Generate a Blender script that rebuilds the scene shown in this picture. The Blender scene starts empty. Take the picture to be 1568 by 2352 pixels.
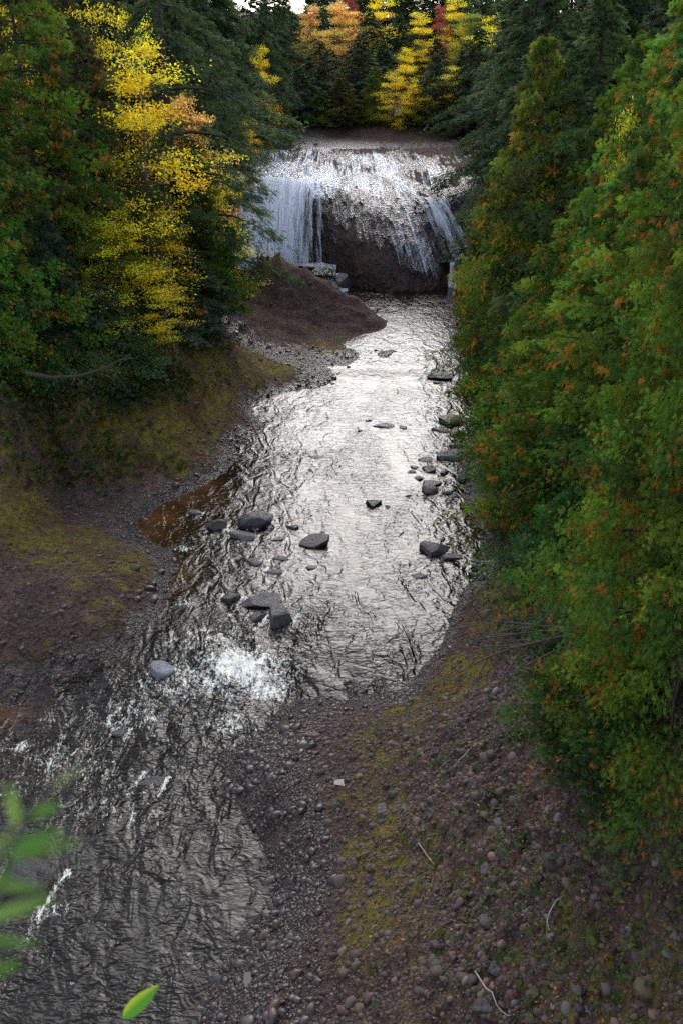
import bpy, math, random
import numpy as np
R = math.radians
sc = bpy.context.scene
COL = sc.collection
rng = np.random.default_rng(7)
random.seed(7)
TREES = True

# ------------------------------------------------------------------ camera
CH = 16.0                                   # camera height above the lower pool
PITCH = R(24.2)
F = 35.0 / 36.0 * 2352.0                    # focal length in reference pixels (1568 x 2352)
cp, sp = math.cos(PITCH), math.sin(PITCH)

cam_d = bpy.data.cameras.new('camera')
cam_d.sensor_fit = 'VERTICAL'; cam_d.sensor_height = 36; cam_d.lens = 35
cam_d.clip_start = 0.05; cam_d.clip_end = 3000
cam_d.dof.use_dof = True; cam_d.dof.focus_distance = 45; cam_d.dof.aperture_fstop = 2.8
cam = bpy.data.objects.new('camera', cam_d); COL.objects.link(cam)
cam.location = (0, 0, CH); cam.rotation_euler = (math.pi/2 - PITCH, 0, 0)
sc.camera = cam

def ray(u, v):
    a = (u - 784.0) / F; b = -(v - 1176.0) / F
    return np.array([a, cp + b*sp, -sp + b*cp])
def Pz(u, v, z):
    d = ray(u, v); t = (z - CH) / d[2]; return np.array([d[0]*t, d[1]*t, z])
def Py(u, v, y):
    d = ray(u, v); t = y / d[1]; return np.array([d[0]*t, y, CH + d[2]*t])

# ------------------------------------------------------------------ noise (numpy)
def _h(ix, iy, s):
    n = (ix.astype(np.int64)*374761393 + iy.astype(np.int64)*668265263 + s*982451653) & 0xffffffff
    n = ((n ^ (n >> 13)) * 1274126177) & 0xffffffff
    return ((n ^ (n >> 16)) & 0xffff) / 65535.0
def vnoise(x, y, s=0):
    ix = np.floor(x); iy = np.floor(y); fx = x-ix; fy = y-iy
    ix = ix.astype(np.int64); iy = iy.astype(np.int64)
    fx = fx*fx*(3-2*fx); fy = fy*fy*(3-2*fy)
    a = _h(ix, iy, s); b = _h(ix+1, iy, s); c = _h(ix, iy+1, s); d = _h(ix+1, iy+1, s)
    return (a+(b-a)*fx)*(1-fy) + (c+(d-c)*fx)*fy
def fbm(x, y, oct=4, s=0, gain=.5):
    r = 0; a = 1; t = 0
    for i in range(oct):
        an = .55 + 1.13*i; c, q = math.cos(an), math.sin(an); xr = (x*c - y*q)*2**i; yr = (x*q + y*c)*2**i
        r = r + a*(vnoise(xr+i*17.3, yr-i*9.1, s+i)*2-1); t += a; a *= gain
    return r/t
def sstep(a, b, x):
    t = np.clip((np.asarray(x)-a)/(b-a), 0, 1); return t*t*(3-2*t)

# ------------------------------------------------------------------ water level
def wlev(x, y):
    return 0.25*sstep(53.5, 55.5, y) - 0.55*(1-sstep(19, 27.5, y + 0.25*x))
def Pw(u, v, dz=0.0):
    z = 0.0
    for _ in range(12):
        p = Pz(u, v, z+dz); z = float(wlev(p[0], p[1]))
    return Pz(u, v, z+dz)

# ------------------------------------------------------------------ terrain control points
# x, y, z, moss, wet, dirt
CP = []
def c_w(u, v, dz, moss=0, wet=.9, dirt=0):         # relative to the water
    p = Pw(u, v, dz); CP.append((p[0], p[1], p[2], moss, wet, dirt))
def c_z(u, v, z, moss=0, wet=0, dirt=0):
    p = Pz(u, v, z); CP.append((p[0], p[1], z, moss, wet, dirt))
def c_y(u, v, y, moss=0, wet=0, dirt=0):
    p = Py(u, v, y); CP.append((p[0], p[1], p[2], moss, wet, dirt))
def c_x(x, y, z, moss=0, wet=0, dirt=0):
    CP.append((x, y, z, moss, wet, dirt))

LEFT = [(915,800),(880,822),(800,842),(765,862),(700,893),(640,905),(600,912),(575,930),(575,945),(615,978),(560,1005),(535,1020),(550,1050),
        (520,1085),(450,1128),(380,1158),(345,1185),(305,1212),(340,1238),(390,1265),(408,1300),(382,1340),(385,1390),(330,1450),
        (270,1510),(180,1542),(100,1572),(0,1605),(-100,1640),(-250,1700)]
RIGHT = [(1065,1150),(1082,1190),(1102,1235),(1128,1288),(1060,1345),(1040,1400),(1012,1470),(1000,1500),(950,1562),(935,1585),(870,1600),(780,1618),
         (640,1640),(590,1690),(520,1728),(490,1740),(530,1790),(545,1850),(600,1930),(630,2010),(640,2060),(600,2100),(545,2140),
         (540,2190),(490,2240),(470,2300),(450,2352),(440,2480)]
for u, v in LEFT + RIGHT: c_w(u, v, 0.0)
# river bed under the water
for u, v, d in [(700,1000,-.6),(850,930,-.6),(950,1000,-.5),(640,1000,-.5),(800,1150,-.6),(620,1100,-.6),(950,1200,-.5),(700,1250,-.6),(520,1150,-.4),
                (450,1145,-.12),(410,1160,-.09),(365,1200,-.1),(400,1215,-.15),(440,1240,-.3),(500,1300,-.35),(440,1310,-.12),(425,1345,-.18),(600,1350,-.6),(850,1350,-.6),
                (950,1350,-.5),(450,1420,-.5),(700,1500,-.6),(850,1500,-.5),(400,1540,-.5),(250,1580,-.35),(60,1640,-.12),(0,1650,-.12),(130,1610,-.14),(500,1620,-.5),
                (300,1750,-.6),(100,1850,-.6),(400,1850,-.6),(300,2000,-.7),(500,2000,-.6),(100,2100,-.7),(400,2200,-.6),(100,2300,-.7),(300,2350,-.7),(-200,1900,-.6),
                (560,2080,-.3),(450,2150,-.3),(1000,880,-.4),(1050,950,-.4),(900,850,-.25),(820,860,-.2),(1000,780,-.6),(950,720,-.6),(1050,700,-.5),(900,700,-.5),
                (1000,1100,-.35),(1040,1180,-.3),(850,1592,-.06),(900,1580,-.06),(790,1606,-.05)]:
    c_w(u, v, d, 0, .9)
c_w(870,1560,.13,.5,.6); c_w(800,1572,.07,.2,.8); c_w(930,1555,.06,.2,.8); c_w(840,1545,-.1)
# left bank
c_z(150,1290,.85,.5,.15); c_z(0,1290,1.1,.2,.1); c_z(250,1330,.75,.4,.1); c_z(120,1400,.8,.1,.1); c_z(250,1430,.4,.5,.2); c_z(0,1430,.75,.1,.1)
c_z(100,1500,.25,.3,.3); c_z(0,1530,.2,.1,.5); c_z(330,1300,.4,.7,.1); c_z(330,1390,.2,.2,.5); c_z(200,1240,.75,.95,.1); c_z(-200,1450,1.4); c_z(-200,1600,.3)
c_z(20,1190,1.5,.95); c_z(100,1210,.7,.8,.1); c_z(280,1200,.12,.0,.5); c_z(180,1170,.35,.1,.4); c_z(0,1130,.9,.3,.2); c_z(150,1120,.6,.1,.3); c_z(330,1150,.15,0,.6)
c_z(120,1060,1.5,.6,.0); c_z(0,1050,2.2,.4); c_z(250,1060,1.1,.85,.1); c_z(400,1060,.6,.95); c_z(380,1110,.25,.1,.5); c_z(480,1060,.3,.3,.4); c_z(500,1000,.5,.6,.3)
c_z(0,960,3.6,.3,0,.2); c_z(180,970,2.7,.6,0,.1); c_z(330,960,2.2,.6,0,.3); c_z(440,980,1.1,.9,0,.3); c_z(520,950,.8,.8,0,.3); c_z(570,960,.3,.2,.4)
c_z(350,870,3.6,.3,0,.7); c_z(450,870,2.6,.5,0,.7); c_z(520,870,1.6,.8,0,.5); c_z(580,880,.7,.9,0,.2); c_z(620,885,.4,.1,.5); c_z(0,880,5.2,.3); c_z(180,880,4.4,.3,0,.3)
c_z(400,800,4.4,.2,0,.8); c_z(470,745,4.0,.2,0,.9); c_z(510,780,3.0,.1,0,1.); c_z(545,830,1.9,.4,0,1.); c_z(600,850,.9,.9,0,.4); c_z(660,860,.5,.8,.1,.1); c_z(720,865,.35,.1,.6)
# gully with the trickle, ledge under the mound
c_z(495,722,2.9,.1,.9,.2); c_z(540,765,1.5,.1,.9); c_z(590,797,.7,.1,.9); c_z(650,815,.4,.1,.9); c_z(720,822,.32,.2,.9); c_z(800,825,.3,.1,.95); c_z(880,812,.28,.2,.9)
c_z(620,780,.9,.3,.3); c_z(760,800,.5,.7,.3); c_z(560,745,1.9,.2,.4); c_x(-14,58,5.0); c_x(-12,64,5.2)
# mound
for u, v, y, m in [(560,640,68,.5),(600,590,68,.6),(640,588,67.5,.4),(700,610,67,.15),(760,645,66.6,.05),(820,683,66,.05),(870,735,65,.1),(900,770,64,.2),
                   (560,700,64,.3),(620,680,65,.1),(700,690,65,.05),(760,720,64.4,.05),(620,740,62.4,.15),(700,760,62,.2),(800,770,62.4,.2),(860,785,62.4,.3)]:
    c_y(u, v, y, m, 0.12)
c_x(-6,73,.6); c_x(-3,71.5,.0); c_x(0,71,-.3); c_x(2,70,-.4); c_x(-9,74,4); c_x(-5.5,70.5,3.2)
# right bar and slope
for u, v, z, m in [(700,1750,.25,.05),(650,1720,.12,.1),(620,1800,.1,.05),(700,1900,.2,.05),(750,2000,.25,.05),(700,2100,.2,.05),(650,2200,.15,0),(700,2300,.25,0),(600,2300,.1,0),
                (800,1700,.45,.4),(900,1640,.4,.5),(780,1660,.3,.2),(1000,1570,.4,.6),(1040,1500,.4,.5),
                (850,2352,.7,.3),(1000,2352,1.6,.3),(1200,2352,2.8,.2),(1400,2352,4,.5),(1568,2352,5,.5),(1800,2500,6,0),
                (830,2150,.5,.7),(830,2000,.5,.7),(1000,2000,1.6,.4),(1200,2000,2.9,.2),(1400,2000,4.2,.3),(1568,2000,5.4,.2),(900,2200,1.1,.3),
                (850,1800,.6,.6),(850,1700,.6,.6),(1000,1800,1.5,.15),(1150,1800,2.6,.15),(1300,1800,3.8,.1),(1000,1680,1.2,.1),(1150,1650,2.4,.1),(1300,1700,3.9,.1),(1568,1750,6.,.1),
                (1090,1560,.8,.9),(1130,1570,1.4,.3),(1150,1530,2.4,0),(1210,1540,3.4,0),(1300,1550,4.2,0),(1060,1580,.55,.9),
                (1080,1480,.5,.3),(1110,1430,.6,.9),(1130,1450,1.1,.5),(1180,1450,2.6,0),(1220,1460,3.2,0),(1300,1400,3.6,.2),(1450,1400,5.2,.1),
                (1130,1370,.4,.6),(1180,1360,1.2,.4),(1080,1400,.25,.2),(1200,1280,1.2,.1),(1300,1280,2.4,.1),(1450,1250,4.2,.1),(1568,1200,5.8,0),
                (1140,1250,.3,.2),(1110,1170,.3,0),(1200,1150,1.2,0),(1568,1550,6.8,0)]:
    c_z(u, v, z, m, .55 if (z < .27 and m < .15) else .05)
c_w(1060,1005,.15); c_w(1100,1000,.3); c_w(1100,1080,.2); c_w(1150,1060,.6)
for x, y, z in [(7,45,-.05),(8.6,50,.0),(8.5,55,.1),(9.6,60,.2),(11,66,.2),(11.5,72,.2),(10,45,2.2),(12,55,3.2),(13,65,3.6),(13.5,72,3.6),(14,40,6),(16,50,7),(18,62,8),(19,75,9),
                (9,36,2.6),(9,30,3.6),(12,30,6.5),(12,22,8.5),(9,18,7.5),(8,12,7.2),(12,8,10),(30,20,15),(30,45,15),(32,70,16),(40,100,18),(25,85,13),
                (6,4,8),(2,3,5),(-3,2,0),(-12,8,-1),(-20,10,-.6),(-16,22,1.5),(-24,30,6),
                (-16,40,5.2),(-20,45,7),(-14,48,4.8),(-13,53,4.6),(-18,60,7.5),(-30,40,11),(-30,70,12),(-14,70,6.5),(-18,84,9.5),(-12,80,8),(-13,92,9.3),(-22,100,12),(-40,100,16),(-40,55,15),
                (-12,104,9.6),(-22,118,11),(-30,135,13)]:
    c_x(x, y, z, .15, .0, .4)
# upstream plateau (water-worn rock)
for u, v, y, w, d in [(620,345,107,1,0),(560,352,100,.8,0),(600,342,109,.1,.8),(640,322,118,1,0),(720,318,121,1,0),(800,330,112,.75,0),(900,345,104,.55,0),(1000,350,101,.6,0),(1080,360,97,.9,0),(900,318,122,.25,0),
                   (1000,320,120,.2,0),(1090,322,118,.4,0),(700,360,99,1,0),(620,380,94,1,0),(800,380,94,1,0),(950,385,92,.7,0),(1050,390,91,.9,0),(570,400,89,1,0)]:
    c_y(u, v, y, 0, w, d)
for x in (-24,-12,0,12,22): c_x(x, 127 + .1*x, 8.35 if x > -14 else 9, .1, 0, .6); c_x(x, 131, 11.0, .25, 0, 1); c_x(x, 150, 13, .1, 0, .3); c_x(x*1.6, 185, 19, 0, 0, 0); c_x(x*3, 240, 26)
c_x(15,100,8.6); c_x(18,96,10.5); c_x(17,112,9.4); c_x(22,108,12); c_x(15.5,90,9); c_x(14.5,84,8.0)
c_x(60,60,22); c_x(-60,60,22); c_x(60,160,26); c_x(-60,160,24); c_x(-50,10,12); c_x(50,0,18)
CPA = np.array(CP)

def rbf_fit(P, V, lam):
    D = np.linalg.norm(P[:,None]-P[None], axis=2)
    n = len(P); A = np.zeros((n+3, n+3)); A[:n,:n] = -D; A[range(n), range(n)] += lam
    A[:n,n] = 1; A[:n,n+1:] = P; A[n,:n] = 1; A[n+1:,:n] = P.T
    return np.linalg.solve(A, np.vstack([V, np.zeros((3, V.shape[1]))]))
SC = np.array([1.0, 0.55])                           # the river is longer than wide: blend further along it
_P = CPA[:,:2]*SC
WT = rbf_fit(_P, CPA[:,2:], 0.05)
def rbf(x, y):
    q = np.stack([x.ravel()*SC[0], y.ravel()*SC[1]], 1); out = np.empty((len(q), 4))
    for i in range(0, len(q), 20000):
        b = q[i:i+20000]; D = np.sqrt(((b[:,None]-_P[None])**2).sum(2))
        out[i:i+20000] = -D @ WT[:-3] + WT[-3] + b @ WT[-2:]
    return [out[:,k].reshape(x.shape) for k in range(4)]

# ------------------------------------------------------------------ the falls (rock face profile)
#       x    yb    zb   zt   w    pw
FK = np.array([
 [-16, 79.0, 4.0, 7.7, 9.0, 1.35],
 [-10.5,78.6,1.6, 7.5,11.0, 1.35],
 [-7.0,79.4, 1.4, 7.3,11.0, 1.38],
 [-4.5,80.6, 1.4, 7.2, 9.0, 1.5],
 [-2.9,81.4, 1.4, 7.1, 7.0, 1.7],
 [-1.9,81.9, 0.6, 7.0, 6.0, 1.9],
 [-0.9,79.8, 0.0, 7.1, 9.0, 1.9],
 [ 0.4,77.2, -.3, 7.35,13.0, 1.8],
 [ 2.2,75.7, -.3, 7.4,15.0, 1.75],
 [ 4.0,75.6, -.3, 7.0,14.5, 1.75],
 [ 5.3,76.6, -.2, 6.6,10.5, 1.85],
 [ 6.1,78.9, 0.6, 6.2, 5.8, 2.1],
 [ 6.9,80.8, 1.9, 6.1, 4.0, 2.1],
 [ 8.2,80.8, 1.9, 6.1, 3.8, 2.1],
 [ 9.2,80.4, 1.2, 6.5, 3.6, 2.1],
 [10.0,80.0, 0.8, 7.0, 3.0, 2.],
 [11.2,77.5, -.2, 6.9, 5.0, 2.],
 [13.5,75.0, 0.4, 7.4, 6.0, 2.],
 [18, 74.0, 3.0, 9.0, 6.0, 2.]])
def fpar(x):
    o = [np.interp(x, FK[:,0], FK[:,k]) for k in range(1, 6)]
    return o
def ffield(x, y, off=0.0):
    yb, zb, zt, w, pw = fpar(x)
    t = np.clip((y-off-yb)/w, 0, 1)
    z = zb + (zt-zb)*(1-(1-t)**pw)**(1/pw)
    return np.where(y-off < yb, zb - 0.5 - .25*(yb-(y-off)), z)
def plat(x, y):                                        # plateau height behind the lip
    return 7.15 + np.clip(y-85, 0, 60)*0.034 + .004*(x)
def terrain(x, y, detail=True):
    z, moss, wet, dirt = rbf(x, y)
    wy = sstep(73.0, 76.5, y)*(1-sstep(84, 88, y))
    wx = sstep(-12.5, -10.5, x)*(1-sstep(12.5, 14.5, x))
    m = wy*wx
    ff = ffield(x, y, 1.9) - .75
    # upstream part: smooth plateau
    mp = sstep(84, 88, y)*(1-sstep(112, 120, y))*sstep(-14, -10.5, x)*(1-sstep(13, 15.5, x))
    zp = plat(x, y)
    z = z*(1-mp) + (0.35*z + .65*zp)*mp
    z = z*(1-m) + ff*m
    mi = sstep(-11, -9.8, x)*(1-sstep(12, 13.4, x))*sstep(83, 85, y)*(1-sstep(106, 111, y)); z = z*(1-mi) + (np.minimum(zp, 7.6+.02*(y-85)) - 1.9)*mi
    if detail:
        land = sstep(-.25, .35, z - wlev(x, y))
        up = sstep(82, 86, y)
        n1 = fbm(x*.9, y*.7, 4, 3); n2 = fbm(x*3.1, y*2.6, 3, 11); n3 = fbm(x*.25, y*.2, 3, 23)
        hi = sstep(.6, 3., z - wlev(x, y))
        z = z + (0.05*n1 + .035*n2)*(.5+.5*land)*(1-up) + hi*(1-up)*(.30*n1+.12*n2+.4*n3*sstep(2, 5, z))
        er = 1-2*np.abs(fbm(x*.8+3, y*.7, 4, 53)); z = z + hi*(1-up)*(.20*er*er*er + .05*np.sin((z+.8*fbm(x*.4, y*.4, 3, 59))*2*math.pi/.6))
        z = z + up*(.06*fbm(x*.5, y*.5, 4, 31) + .05*fbm(x*2.5, y*1.2, 2, 37))
        steep = sstep(55, 60, y)*(1-sstep(72, 76, y))
        rg = 1-2*np.abs(fbm(x*.9+y*.35, y*.8-z*1.2, 4, 43)); z = z + steep*land*(.16*fbm(x*.8+z, y*.9, 4, 41) + .10*rg*rg + .06*fbm(x*4, y*4, 3, 47) - .06 + .07*np.sin((z+.25*x+.5*fbm(x*.5, y*.5, 3, 57))*2*math.pi/.55))
    return z, np.clip(moss, 0, 1), np.clip(wet, 0, 1), np.clip(dirt, 0, 1)
def tz(x, y):
    return float(terrain(np.array([float(x)]), np.array([float(y)]))[0][0])

_ty = np.geomspace(6, 150, 700)
def hits(us, vs, lift=0.):
    """where the sight lines through (u, v) first meet the ground"""
    out = []
    D = np.array([ray(u, v) for u, v in zip(us, vs)]); 
    for i in range(0, len(D), 400):
        d = D[i:i+400]; t = _ty[None]/d[:,1:2]; Xr = d[:,0:1]*t; Yr = d[:,1:2]*t; Zr = CH + d[:,2:3]*t
        Tz = tfast(Xr, Yr); below = Zr < Tz + lift; k = np.argmax(below, 1); k = np.where(below.any(1), k, len(_ty)-1)
        j = np.arange(len(d)); out.append(np.stack([Xr[j,k], Yr[j,k], Tz[j,k]], 1))
    return np.concatenate(out)
def hit(u, v): return hits([u], [v])[0]

# ------------------------------------------------------------------ object helpers
def mesh_obj(name, V, faces, mat=None, parent=None, smooth=True, attrs=None, nper=None):
    """V (n,3); faces (m,k) array (all the same size) -> linked object"""
    me = bpy.data.meshes.new(name)
    V = np.asarray(V, np.float32)
    me.vertices.add(len(V)); me.vertices.foreach_set('co', V.ravel())
    if isinstance(faces, list):
        idx = np.concatenate([f.ravel() for f in faces]).astype(np.int32)
        tot = np.concatenate([np.full(len(f), f.shape[1]) for f in faces]).astype(np.int32)
    else:
        idx = faces.ravel().astype(np.int32); tot = np.full(len(faces), faces.shape[1], np.int32)
    st = np.concatenate([[0], np.cumsum(tot)[:-1]]).astype(np.int32)
    me.loops.add(len(idx)); me.loops.foreach_set('vertex_index', idx)
    me.polygons.add(len(tot)); me.polygons.foreach_set('loop_start', st)
    me.polygons.foreach_set('use_smooth', np.full(len(tot), smooth, bool))
    me.update(calc_edges=True)
    for k, a in (attrs or {}).items():
        a = np.asarray(a, np.float32)
        if a.ndim == 1:
            at = me.attributes.new(k, 'FLOAT', 'POINT'); at.data.foreach_set('value', a)
        else:
            at = me.attributes.new(k, 'FLOAT_COLOR', 'POINT')
            if a.shape[1] == 3: a = np.concatenate([a, np.ones((len(a), 1), np.float32)], 1)
            at.data.foreach_set('color', a.ravel())
    if mat: me.materials.append(mat)
    o = bpy.data.objects.new(name, me); COL.objects.link(o)
    if parent: o.parent = parent
    return o
def tag(o, label=None, cat=None, group=None, kind=None):
    if label: o['label'] = label
    if cat: o['category'] = cat
    if group: o['group'] = group
    if kind: o['kind'] = kind
    return o
def empty(name, loc=(0,0,0), rz=0.0, s=(1,1,1)):
    o = bpy.data.objects.new(name, None); COL.objects.link(o)
    o.location = loc; o.rotation_euler = (0, 0, rz); o.scale = s; o.empty_display_size = .3
    return o
def grid_faces(nr, nc):
    i = np.arange(nr-1)[:,None]*nc + np.arange(nc-1)[None]
    i = i.ravel(); return np.stack([i, i+1, i+nc+1, i+nc], 1)

# ------------------------------------------------------------------ node helpers
class NT:
    def __init__(s, name):
        s.m = bpy.data.materials.new(name); s.m.use_nodes = True; s.t = s.m.node_tree; s.t.nodes.clear()
        s.out = s.n('ShaderNodeOutputMaterial')
    def n(s, ty, **kw):
        nd = s.t.nodes.new(ty)
        for k, v in kw.items():
            if k in nd.inputs.keys() if isinstance(k, str) else False: s.set(nd, k, v)
            else: setattr(nd, k, v)
        return nd
    def l(s, a, b): s.t.links.new(a, b)
    def put(s, sock, v):
        if hasattr(v, 'is_linked'): s.l(v, sock)
        elif isinstance(v, (tuple, list)) and len(v) == 3 and sock.type == 'RGBA': sock.default_value = (*v, 1)
        else: sock.default_value = v
    def attr(s, name, col=False):
        a = s.n('ShaderNodeAttribute'); a.attribute_name = name; return a.outputs['Color' if col else 'Fac']
    def pos(s, scale=(1,1,1), rot=(0,0,0)):
        g = s.n('ShaderNodeNewGeometry'); m = s.n('ShaderNodeMapping'); m.inputs['Scale'].default_value = scale; m.inputs['Rotation'].default_value = rot
        s.l(g.outputs['Position'], m.inputs['Vector']); return m.outputs[0]
    def objpos(s, scale=(1,1,1)):
        g = s.n('ShaderNodeTexCoord'); m = s.n('ShaderNodeMapping'); m.inputs['Scale'].default_value = scale
        s.l(g.outputs['Object'], m.inputs['Vector']); return m.outputs[0]
    def noise(s, vec, scale, detail=4, rough=.55, dist=0., out='Fac'):
        x = s.n('ShaderNodeTexNoise'); s.l(vec, x.inputs['Vector']); x.inputs['Scale'].default_value = scale
        x.inputs['Detail'].default_value = detail; x.inputs['Roughness'].default_value = rough; x.inputs['Distortion'].default_value = dist
        return x.outputs[out]
    def vor(s, vec, scale, feature='F1', out='Distance', rand=1.):
        x = s.n('ShaderNodeTexVoronoi'); x.feature = feature; s.l(vec, x.inputs['Vector']); x.inputs['Scale'].default_value = scale
        x.inputs['Randomness'].default_value = rand
        return x.outputs[out]
    def mr(s, v, a, b, c=0., d=1., smooth=False):
        x = s.n('ShaderNodeMapRange'); x.interpolation_type = 'SMOOTHSTEP' if smooth else 'LINEAR'
        s.put(x.inputs['Value'], v); s.put(x.inputs['From Min'], a); s.put(x.inputs['From Max'], b); s.put(x.inputs['To Min'], c); s.put(x.inputs['To Max'], d)
        return x.outputs[0]
    def math(s, op, a, b=0., clamp=False):
        x = s.n('ShaderNodeMath'); x.operation = op; x.use_clamp = clamp; s.put(x.inputs[0], a); s.put(x.inputs[1], b); return x.outputs[0]
    def mix(s, f, a, b, mode='MIX'):
        x = s.n('ShaderNodeMix'); x.data_type = 'RGBA'; x.blend_type = mode
        s.put(x.inputs[0], f); s.put(x.inputs[6], a); s.put(x.inputs[7], b); return x.outputs[2]
    def bump(s, h, strength=1., dist=.1, normal=None):
        x = s.n('ShaderNodeBump'); s.put(x.inputs['Height'], h); s.put(x.inputs['Strength'], strength); x.inputs['Distance'].default_value = dist
        if normal: s.l(normal, x.inputs['Normal'])
        return x.outputs[0]
    def bsdf(s, col, rough=.7, normal=None, spec=.5, **kw):
        b = s.n('ShaderNodeBsdfPrincipled'); s.put(b.inputs['Base Color'], col); s.put(b.inputs['Roughness'], rough); s.put(b.inputs['Specular IOR Level'], spec)
        if normal: s.l(normal, b.inputs['Normal'])
        for k, v in kw.items(): s.put(b.inputs[k.replace('_', ' ')], v)
        return b.outputs[0]
    def done(s, sh): s.l(sh, s.out.inputs['Surface']); return s.m

# ------------------------------------------------------------------ materials
def mat_ground():
    t = NT('ground_rock'); P = t.pos()
    moss, wet, dirt = t.attr('moss'), t.attr('wet'), t.attr('dirt')
    warp = t.mix(.06, P, t.noise(P, 3, 2, out='Color'), 'ADD')
    v1 = t.vor(warp, 9); c1 = t.vor(warp, 9, out='Color'); v2 = t.vor(warp, 28); c2 = t.vor(warp, 28, out='Color'); v3 = t.vor(warp, 3.5)
    cc = t.n('ShaderNodeSeparateColor'); t.l(c1, cc.inputs[0]); cc2 = t.n('ShaderNodeSeparateColor'); t.l(c2, cc2.inputs[0])
    base = t.mix(t.mr(t.noise(P, .8, 4), .35, .65), (.19,.098,.066), (.115,.066,.050))
    base = t.mix(t.math('MULTIPLY', cc.outputs[0], .55), base, (.20,.12,.09))
    base = t.mix(t.mr(cc2.outputs[1], .6, 1., 0, .7), base, (.17,.14,.125))
    base = t.mix(t.mr(cc2.outputs[0], .7, 1., 0, .7), base, (.045,.035,.035))
    base = t.mix(t.mr(t.noise(P, 1.1, 6, .7), .5, .66, 0, .75), base, (.30,.17,.13))
    dn = t.noise(P, 2.2, 5, .7)
    dcol = t.mix(dn, (.10,.05,.022), (.34,.18,.065))
    base = t.mix(t.math('MULTIPLY', dirt, t.mr(dn, .25, .6)), base, dcol)
    # dark seams between stones
    base = t.mix(t.mr(t.noise(P, .45, 5, .7), .4, .62, 0, .5), base, (.05,.03,.022))
    base = t.mix(t.mr(t.noise(P, 5.5, 6, .75), .48, .62, 0, .7), base, (.028,.02,.018))
    base = t.mix(t.mr(v1, .45, .85, 0, .7), base, (.022,.016,.014))
    mn = t.noise(P, 1.7, 8, .75)
    mf = t.mr(t.math('ADD', moss, t.mr(mn, .2, .8, -.6, .6)), .30, .55)
    mcol = t.mix(t.noise(P, 5, 4), (.09,.085,.01), (.38,.30,.014))
    mcol = t.mix(t.mr(t.noise(P, .9, 5, .7), .42, .58, 0, .85), mcol, (.13,.07,.025))
    mcol = t.mix(t.mr(t.noise(P, 4.5, 5, .7), .5, .62, 0, .8), mcol, (.06,.045,.03))
    base = t.mix(t.math('MULTIPLY', mf, t.mr(v2, .9, .3, .5, 1.)), base, mcol)
    wn = t.noise(P, 2.5, 5, .6)
    wf = t.mr(t.math('ADD', wet, t.mr(wn, .2, .8, -.35, .35)), .4, .7)
    base = t.mix(t.math('MULTIPLY', wf, .55), base, (.014,.011,.011))
    h = t.math('ADD', t.math('MULTIPLY', t.mr(v1, 0, .8, 1, 0, True), .7), t.math('MULTIPLY', t.mr(v2, 0, .8, 1, 0, True), .35))
    h = t.math('ADD', h, t.math('MULTIPLY', t.noise(P, 1.7, 9, .72), 2.6))
    h = t.math('ADD', h, t.math('MULTIPLY', t.mr(v3, 0, .7, 1, 0, True), .8))
    nrm = t.bump(h, 1., .15)
    return t.done(t.bsdf(base, t.mr(wf, 0, 1, .85, .33), nrm, t.mr(wf, 0, 1, .12, .6)))

def mat_falls_rock():
    t = NT('falls_rock'); P = t.pos()
    film, white = t.attr('film'), t.attr('white')
    v1 = t.vor(P, 5); v2 = t.vor(P, 14); c2 = t.vor(P, 14, out='Color'); sc2 = t.n('ShaderNodeSeparateColor'); t.l(c2, sc2.inputs[0])
    base = t.mix(t.mr(t.noise(P, .7, 4), .35, .65), (.14,.075,.05), (.06,.04,.035))
    base = t.mix(t.math('MULTIPLY', sc2.outputs[0], .5), base, (.16,.12,.11))
    base = t.mix(t.mr(v1, .5, .9, 0, .5), base, (.03,.02,.02))
    uv = t.n('ShaderNodeCombineXYZ'); t.l(t.attr('s'), uv.inputs[0]); t.l(t.attr('t'), uv.inputs[1])
    mp = t.n('ShaderNodeMapping'); mp.inputs['Scale'].default_value = (2.6, .30, 1); t.l(uv.outputs[0], mp.inputs[0])
    strk = t.noise(mp.outputs[0], 1., 5, .6, .5)
    mp2 = t.n('ShaderNodeMapping'); mp2.inputs['Scale'].default_value = (8, 1.1, 1); t.l(uv.outputs[0], mp2.inputs[0])
    strk2 = t.noise(mp2.outputs[0], 1., 4, .65, .4)
    wetf = t.mr(t.math('ADD', film, t.mr(strk, .2, .8, -.6, .6)), .35, .6)
    base = t.mix(t.math('MULTIPLY', wetf, .7), base, (.012,.010,.012))
    wm = t.math('ADD', t.math('ADD', white, t.mr(strk, .2, .8, -.55, .55)), t.mr(strk2, .2, .8, -.5, .5))
    wf = t.mr(wm, .36, .85)
    wf = t.math('MULTIPLY', wf, .92)
    base = t.mix(wf, base, (.80,.83,.88))
    h = t.math('ADD', t.mr(v1, 0, .8, 1, 0, True), t.math('MULTIPLY', t.mr(v2, 0, .8, 1, 0, True), .45))
    h = t.math('ADD', h, t.math('MULTIPLY', t.noise(P, 2.4, 7, .7), 1.4))
    h = t.math('ADD', h, t.math('MULTIPLY', strk2, .7))
    nrm = t.bump(h, 1., .17)
    return t.done(t.bsdf(base, t.mr(wetf, 0, 1, .8, .22), nrm, t.mr(wetf, 0, 1, .03, .5)))

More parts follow.
